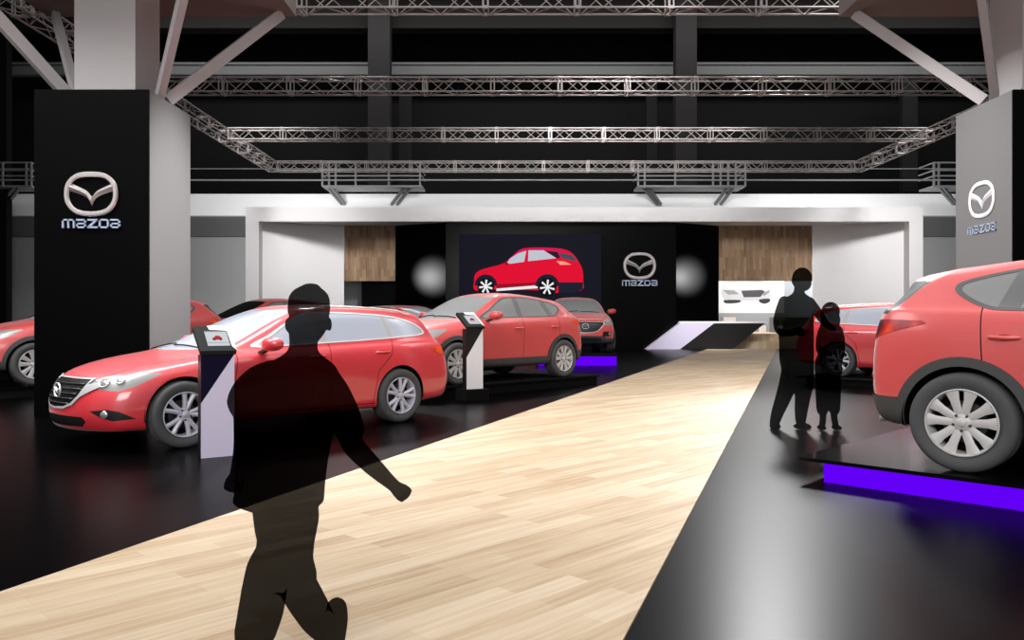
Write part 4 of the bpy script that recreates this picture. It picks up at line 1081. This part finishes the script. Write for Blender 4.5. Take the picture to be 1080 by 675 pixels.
nxt(suv, (-6.1, 19.5, .20), -135, 'red suv with dark windscreen behind the front wagon roof', GS)
for o in bpy.data.objects:
    if o.name.startswith('windscreen') and o.parent and (o.parent.location - Vector((-6.1, 19.5, .2))).length < .1:
        o.material_slots[0].link = 'OBJECT'; o.material_slots[0].material = M['black']; o['label'] = 'black windscreen'
platform((-7.18, 16.98), (1, 1), 4.6, (-1, 1), 2.5, .20, 'low black platform under the rearmost left suv')
platform((-5.02, 22.04), (.77, -.64), 5.0, (.64, .77), 2.1, .20, 'low black platform under the pale roofed wagon')

# ---------------------------------------------------------------- kiosks
def kiosk(x, y, z, label, printm, white, k=1.0):
    t = empty('tablet_kiosk', (x, y, z)); r = Vector((.84, .54, 0)).normalized(); n = Vector((r.y, -r.x, 0)); w = .30 * k; h = .957 * k; th = .13 * k
    P = lambda a, b, c=0: r * a + Vector((0, 0, b)) + n * c     # a right, b up, c towards the viewer
    bm = NB(); prism(bm, [P(0, 0), P(w, 0), P(w, h), P(0, h)], -n * th); obj('column', bm, M['blackp'], t)
    bm = NB(); prism(bm, [P(0, 0, .003), P(w, 0, .003), P(w, h, .003), P(0, h * .53, .003)], -n * .003); obj('printed_front', bm, M[white], t)
    bm = NB(); prism(bm, [P(0, h * .53, .003), P(w, h, .003), P(0, h, .003)], -n * .003); obj('printed_corner', bm, M[printm], t)
    # slanted head
    hd = (P(0, .225 * k, -.36 * k)); L = hd.length; hd = hd.normalized(); nn = hd.cross(r) * -1
    if nn.z < 0: nn = -nn
    o = P(-.012, h, .02)
    Q = lambda a, b, c=0: o + r * a + hd * b + nn * c
    W_ = w + .024
    bm = NB(); prism(bm, [Q(0, 0), Q(W_, 0), Q(W_, L), Q(0, L)], nn * .045); hdp = obj('head_plate', bm, M['bezel'], t)
    bm = NB(); prism(bm, [Q(W_ * u, L * v, .046) for u, v in ((.40, 1), (1, 1), (1, .02), (.91, .17), (.92, .80), (.43, .84))], nn * .004); obj('white_corner', bm, M['white'], hdp)
    bm = NB(); prism(bm, [Q(W_ * u, L * v, .046) for u, v in ((.25, .19), (.87, .19), (.89, .78), (.27, .78))], nn * .003); s_ = obj('tablet_screen', bm, glow('tablet_white', 225, 230, 236, .8) if 'tablet_white' not in bpy.data.materials else bpy.data.materials['tablet_white'], t)
    V = lambda u, v, c=.050: Q(W_ * (.26 + .61 * u), L * (.19 + .59 * v), c)
    rd = bpy.data.materials.get('tablet_red') or glow('tablet_red', 190, 30, 35, .8); gy = bpy.data.materials.get('tablet_grey') or glow('tablet_grey', 150, 165, 175, .8); dk = bpy.data.materials.get('tablet_dark') or glow('tablet_dark', 40, 40, 44, .8)
    bm = NB(); prism(bm, [V(*q) for q in ((.26, .38), (.28, .5), (.38, .55), (.46, .66), (.62, .66), (.72, .55), (.74, .38))], nn * .001); obj('pictured_car', bm, rd, s_)
    for u in (.36, .64):
        bm = NB(); c = V(u, .38, .0515); prism(bm, [c + (r * math.cos(a * PI / 5) + hd * math.sin(a * PI / 5)) * .012 for a in range(10)], nn * .001); obj('pictured_wheel', bm, dk, s_)
    bm = NB(); prism(bm, [V(0, .93), V(1, .93), V(1, 1), V(0, 1)], nn * .001); obj('menu_bar', bm, gy, s_)
    bm = NB(); prism(bm, [V(.0, .17), V(1, .17), V(1, .2), V(.0, .2)], nn * .001); obj('menu_bar', bm, gy, s_)
    if z > 0: bm = NB(); prism(bm, [P(-.06, -z, .10), P(w + .06, -z, .10), P(w + .06, -z, -.25), P(-.06, -z, -.25)], Vector((0, 0, z - .001))); obj('plinth', bm, M['black'], t)
    tag(t, label, 'kiosk', 'slanted tablet kiosks')
kiosk(-2.875, 7.36, 0, 'tablet kiosk with navy and white front beside the front wagon', 'navy', 'lavender')
kiosk(-.72, 12.62, .18, 'smaller looking kiosk with black and white front before the middle suv', 'blackp', 'white', 1.0)
# ---------------------------------------------------------------- people (smoked silhouettes)
def figure(Y, parts, vox, label, ground=0.0, smooth=6):
    """parts: ('tube', [(px, py, dy, rad_px)...]) or ('loft', [(px, py, halfwidth, halfdepth, dy)...]) at distance Y"""
    s = F / Y; o = at(parts['origin'], 338, Y); org = Vector((o.x, Y, ground))
    P = lambda px, py, dy=0: Vector(((px - CX) * (Y + dy) / F, Y + dy, H0 - (py - CY) * (Y + dy) / F)) - org
    bm = NB()
    for kind, pts in parts['list']:
        if kind == 'tube':
            c = spline([P(a, b, d) for a, b, d, r in pts], 5); rr = []
            rs = [r / s for *_, r in pts]
            for i in range(len(pts) - 1):
                for k in range(5): rr.append(rs[i] + (rs[i + 1] - rs[i]) * k / 5)
            rr.append(rs[-1]); tube(bm, c, rr, 14)
            ellipsoid(bm, c[0], (rr[0],) * 3, 12, 8); ellipsoid(bm, c[-1], (rr[-1],) * 3, 12, 8)
        elif kind == 'loft':
            n = 22; rings = []
            sp = spline([Vector((a, b, c)) for a, b, c, d, e in pts], 4); sq = spline([Vector((d, e, 0)) for a, b, c, d, e in pts], 4)
            for q, w in zip(sp, sq):
                c = P(q.x, q.y, w.y)
                rings.append([bm.verts.new(c + Vector((q.z / s * math.cos(2 * PI * k / n), w.x / s * math.sin(2 * PI * k / n), 0))) for k in range(n)])
            for i in range(len(rings) - 1):
                for k in range(n): bm.faces.new([rings[i][k], rings[i][(k + 1) % n], rings[i + 1][(k + 1) % n], rings[i + 1][k]])
            bm.faces.new(rings[0]); bm.faces.new(rings[-1][::-1])
        elif kind == 'ell':
            for a, b, d, rx, ry, rz in pts: ellipsoid(bm, P(a, b, d), (rx / s, ry / s, rz / s), 20, 14)
    bmesh.ops.recalc_face_normals(bm, faces=bm.faces[:])
    me = bpy.data.meshes.new('person'); bm.to_mesh(me); bm.free()
    ob = bpy.data.objects.new('person', me); C.objects.link(ob); ob.location = org
    m = ob.modifiers.new('r', 'REMESH'); m.mode = 'VOXEL'; m.voxel_size = vox
    m = ob.modifiers.new('s', 'SMOOTH'); m.iterations = smooth; m.factor = .5
    dg = bpy.context.evaluated_depsgraph_get(); dg.update()
    nm = bpy.data.meshes.new_from_object(ob.evaluated_get(dg)); ob.modifiers.clear(); ob.data = nm; bpy.data.meshes.remove(me)
    nm.name = 'person'; nm.materials.clear(); nm.materials.append(M['figure']); nm.polygons.foreach_set('use_smooth', [True] * len(nm.polygons))
    tag(ob, label, 'person'); return ob

def fingers(cx, cy, d, ux, uy, sc, spread):
    out = []
    for i in range(4):
        o = (i - 1.5) * spread; px, py = cx - uy * o, cy + ux * o; L = [.85, 1, .95, .75][i] * sc
        out.append(('tube', [(px, py, d, 2.6), (px + ux * L * .5, py + uy * L * .5, d - .01, 2.5), (px + ux * L * .75, py + uy * L * .75, d + .02, 2.2), (px + ux * L * .55, py + uy * L * .55, d + .035, 2.0)]))
    return out
man = dict(origin=300, list=[
    ('ell', [(326, 325, 0, 22.0, 26, 24.5), (325, 341, .01, 20, 23, 21), (325, 352, .02, 15, 19, 11.5), (303, 343, 0, 2.6, 5, 7.5), (347.5, 343, 0, 2.6, 5, 7.5), (325, 345, .085, 3.2, 5, 5)]),
    ('ell', [(326, 319, -.01, 21.5, 25, 18), (328, 302.5, .0, 9, 11, 3.2), (317, 306, .0, 5, 7, 3)]),
    ('loft', [(320, 352, 15, 16, .0), (320, 365, 14.5, 16, .0), (319, 372, 17, 18, .0), (318, 378, 25, 20, .0), (317, 386, 36, 24, .0), (316, 396, 42, 28, 0), (314, 410, 45, 31, 0), (310, 430, 46, 33, 0), (305, 455, 47, 33, 0), (300, 480, 47, 33, 0), (296.5, 505, 47, 33, 0), (295, 520, 47, 34, 0), (294, 530, 47, 33, 0), (297, 536, 36, 30, 0)]),
    ('tube', [(342, 398, .0, 15), (352, 415, .0, 17), (361, 436, -.02, 18), (369, 453, -.03, 15.5)]),
    ('tube', [(364, 455, -.03, 10.5), (374, 472, -.05, 11.5), (392, 491, -.08, 10), (408, 506, -.11, 7.5), (416, 513, -.12, 6.5)]),
    ('ell', [(421, 517, -.13, 8, 7, 7.5)]),
    ('tube', [(412, 512, -.13, 4), (419, 523, -.155, 3.4), (423, 526, -.16, 3)]),
    ('tube', [(286, 392, .0, 12), (272, 400, .0, 14.5), (260, 412, .02, 15), (253, 425, .03, 13.5), (257, 437, .03, 10)]),
    ('tube', [(258, 432, .03, 12), (257, 450, .02, 10.5), (256, 470, -.02, 9.5), (252, 490, -.06, 7.5), (249, 500, -.08, 6.5)]),
    ('ell', [(246, 508, -.10, 8, 6, 8)]),
    ('tube', [(251, 503, -.10, 3.6), (254, 511, -.13, 3.2), (252, 517, -.135, 2.8)]),
    ('loft', [(300, 526, 34, 30, 0), (302, 545, 34, 30, 0), (302, 560, 32, 29, 0), (302, 575, 29, 27, 0), (301, 590, 29, 25, 0), (300, 606, 34, 22, 0), (299, 622, 34, 18, 0)]),
    ('tube', [(289, 560, 0, 17), (287, 580, .01, 17), (282, 600, .02, 22), (279, 622, .03, 24), (275, 645, .04, 24), (269, 668, .05, 22), (265, 682, .05, 17)]),
    ('tube', [(313, 560, 0, 17), (314, 580, 0, 17), (308, 600, -.01, 20), (313, 616, -.03, 20), (323, 634, -.08, 19), (334, 652, -.15, 17), (341, 664, -.20, 13)]),
    ('ell', [(262, 693, .02, 12, 30, 7.5), (261, 690, .10, 12, 20, 5.0)]),
    ('tube', [(355, 642, -.20, 10.5), (355, 655, -.21, 11), (351, 676, -.20, 12), (345, 696, -.17, 11), (340, 713, -.14, 8)]),
] + fingers(423, 519, -.13, .80, .60, 11, 4.6) + fingers(245, 510, -.105, -.1, .99, 11, 4.3))
figure(F / 290., man, .0065, 'walking dark figure of a man in short sleeves on the walkway')

couple_Y = 9.35
m2 = dict(origin=838, list=[
    ('ell', [(846, 294, 0, 10.3, 8.5, 11.5), (848, 300, 0, 7.5, 6.5, 7.5), (854.6, 300, 0, 1.5, 1.3, 2), (844, 296, 0, 8.8, 8.5, 9)]),
    ('loft', [(843.5, 303, 5.5, 5.5, 0), (842.5, 309, 5.8, 5.5, 0), (842, 313, 11, 7, 0), (841, 317, 18, 9.5, 0), (840, 324, 19.5, 11, 0), (839, 336, 19, 12, 0), (839.5, 350, 18.5, 12, 0), (840, 364, 18, 12, 0), (840, 376, 18, 12, 0), (840.5, 384, 17.5, 12, 0), (841, 392, 16, 11, 0)]),
    ('tube', [(827, 318, 0, 5.5), (823, 330, -.03, 5.6), (820.5, 341, -.05, 5.0), (823, 350, -.16, 4.2), (833, 352, -.24, 3.4), (838, 351, -.26, 3.0)]),
    ('ell', [(842, 350.5, -.27, 3.6, 2.2, 3.2)]),
    ('tube', [(854, 319, 0, 5.2), (860, 327, .04, 5.2), (866, 335, .06, 4.6), (872, 343, .08, 3.8), (879, 347, .06, 3.0)]),
    ('tube', [(835, 386, 0, 10), (832, 402, .0, 9.6), (826, 420, .02, 8), (820, 436, .04, 6.4), (817, 446, .05, 5.2)]),
    ('tube', [(848, 386, 0, 10), (848.5, 404, -.02, 9.3), (846.5, 420, -.03, 7.8), (845, 434, -.02, 6.6), (844.5, 444, 0, 5.4)]),
    ('ell', [(817.5, 450, .02, 5.4, 9, 3.2), (846, 450, -.04, 9.2, 5.5, 3.4), (851, 451.3, -.06, 5, 4.5, 2.2)]),
    ('tube', [(838, 347, -.26, 1.3), (843, 346, -.28, 1.2), (846.5, 348, -.28, 1.0)]),
] + [('tube', [(843, 349 + i * 1.7, -.27, .9), (847, 349.6 + i * 1.7, -.28, .9), (848, 350.4 + i * 1.7, -.26, .8)]) for i in range(4)])
figure(couple_Y, m2, .010, 'dark figure of a man standing and looking right, beside the smaller figure', smooth=4)
w2 = dict(origin=874, list=[
    ('ell', [(876, 329, -.10, 9.3, 8.5, 10), (876, 338, -.08, 10, 7, 12), (869, 334, -.10, 4, 4, 5), (873, 334, -.13, 6, 7, 8)]),
    ('loft', [(875, 336, 6, 5.5, -.10), (875, 343, 9.5, 7, -.10), (876, 349, 12, 8, -.10), (876, 360, 11, 8.5, -.10), (875, 372, 11.5, 9, -.10), (873, 382, 13, 9.5, -.10), (873, 392, 13, 9.5, -.10), (873, 402, 11.5, 8.5, -.10)]),
    ('tube', [(867, 348, -.10, 3.6), (864.5, 358, -.13, 3.6), (863.5, 368, -.18, 3.0), (866, 373, -.24, 2.5), (870, 373, -.26, 2.2)]),
    ('tube', [(885, 348, -.10, 3.6), (887.5, 358, -.11, 3.5), (888, 369, -.13, 3.0), (886.5, 380, -.15, 2.4), (886, 386, -.15, 2.0)]),
    ('ell', [(872, 373, -.27, 2.8, 1.8, 2.4), (886, 389, -.15, 2.2, 1.8, 3.4)]),
    ('tube', [(868, 396, -.10, 7.4), (867.5, 412, -.10, 7), (867.5, 428, -.10, 6.4), (867.5, 433, -.10, 5.8)]),
    ('tube', [(879, 396, -.10, 7.4), (879.5, 412, -.10, 7), (880, 428, -.10, 6.0), (880, 433, -.10, 5.4)]),
    ('tube', [(867.5, 428, -.10, 3.8), (868, 438, -.10, 3.4), (867.5, 448, -.10, 3.2)]),
    ('tube', [(880, 428, -.10, 3.8), (879.5, 438, -.10, 3.4), (881, 448, -.10, 3.2)]),
    ('ell', [(866.5, 451.5, -.13, 4.2, 8, 2.6), (882.5, 451.5, -.13, 4.6, 8, 2.6)]),
] + [('tube', [(873, 371.5 + i * 1.2, -.27, .8), (875.5, 372 + i * 1.2, -.28, .8), (876.5, 372.5 + i * 1.2, -.26, .7)]) for i in range(4)]
  + [('tube', [(884.5 + i * 1.1, 390, -.15, .8), (884.5 + i * 1.1, 393, -.155, .8), (885 + i * 1.1, 394.6, -.14, .7)]) for i in range(4)])
figure(couple_Y, w2, .009, 'dark figure of a long haired girl standing close against the taller man', smooth=3)
# ---------------------------------------------------------------- light
def area(loc, tgt, sx, sy, e, col=(1, 1, 1), spread=180):
    l = bpy.data.lights.new('area_lamp', 'AREA'); l.shape = 'RECTANGLE'; l.size = sx; l.size_y = sy; l.energy = e; l.color = col; l.spread = math.radians(spread)
    o = bpy.data.objects.new('area_lamp', l); C.objects.link(o); o.location = loc
    o.rotation_euler = (Vector(tgt) - Vector(loc)).to_track_quat('-Z', 'Y').to_euler(); return o
def spot(loc, tgt, e, deg, blend=.6, r=.15, col=(1, 1, 1)):
    l = bpy.data.lights.new('spot_lamp', 'SPOT'); l.energy = e; l.spot_size = math.radians(deg); l.spot_blend = blend; l.shadow_soft_size = r; l.color = col
    o = bpy.data.objects.new('spot_lamp', l); C.objects.link(o); o.location = loc
    o.rotation_euler = (Vector(tgt) - Vector(loc)).to_track_quat('-Z', 'Y').to_euler(); return o
area((2, 10, 12), (2, 10.5, 0), 12, 16, 620)
spot((-6, 30, 15), (-3.0, 10.6, .8), 15000, 15, .8, 1.0)  # unseen lamp added for pale highlights on the left cars
spot((0, 34, 16), (-.7, 15.5, .8), 9000, 12, .8, 1.0)  # added out of view for highlights on the middle suv
area((-2, -5, 6), (1, 12, 1), 10, 4, 1150)  # front fill added behind the camera to brighten the car sides
area((-6, 9.5, 8), (-4, 11, 0), 6, 8, 1000, spread=110)  # added above the view to brighten the left cars
area((9, 16, 9), (8, 16, 0), 5, 5, 420, spread=110)  # unseen lamp added to brighten the wagon behind the couple
area((7, 6, 6.5), (6, 7, 0), 4, 6, 230, spread=110)  # fill added over the right suv, above the view
area((3, 42, 19.3), (3, 45, 7), 50, 1.5, 4000)  # wash added above the view to brighten the gallery parapet
area((-10, 38.5, 5.0), (-17, 46, 3), 3, 1, 700)  # added, hidden by the portal, to brighten the grey rear wall at left
area((17, 38.5, 5.0), (22, 46, 3), 3, 1, 700)  # hidden counterpart added to brighten the rear wall at right
area((11.9, 39.5, 5.0), (12.5, 42, 2), 2, 1, 230)  # added out of sight behind the wood panel to brighten the back room
spot((-9, 24, 13.6), (-9.6, 36, 2.8), 10500, 40, 1, 1.6)
spot((16, 24, 13.6), (16, 36, 2.8), 10500, 40, 1, 1.6)
spot((3, 20, 12), (3, 35, 6.0), 10500, 70, .7, 1.6)
spot((7.5, 26, 13.4), (8.6, 34.7, .6), 9000, 18, .8, .8)  # fill spot added to brighten the counter's white front
spot((.6, 11.5, 9.0), (-4.79, 11.2, 2.3), 9000, 24, 1)
spot((1.6, 11.5, 9.0), (6.61, 11.2, 2.5), 4500, 34, 1)
spot((4, 13, 11), (1.9, 23, 1.0), 2600, 16, .9, .8)  # unseen spot added to brighten the suv facing the viewer
# spots that glance off the black stage walls and the polished floor
spot((-13.9, 29.6, 3.8), (-3.6, 35.7, 3.25), 1800, 10, 1, .10)
spot((18.9, 30.9, 3.8), (7.9, 35.75, 3.25), 1800, 10, 1, .10)
spot((11.9, 36, 15.6), (4.4, 9.0, 0), 52000, 14, 1, 1.6)
wd = bpy.data.worlds.new('world'); bpy.context.scene.world = wd; wd.use_nodes = True
bg = wd.node_tree.nodes['Background']; bg.inputs[0].default_value = (.5, .5, .52, 1); bg.inputs[1].default_value = .5
sc = bpy.context.scene; vs = sc.view_settings
sc.display_settings.display_device = 'sRGB'; vs.view_transform = 'Standard'; vs.look = 'None'; vs.exposure = 0; vs.gamma = 1; vs.use_curve_mapping = False
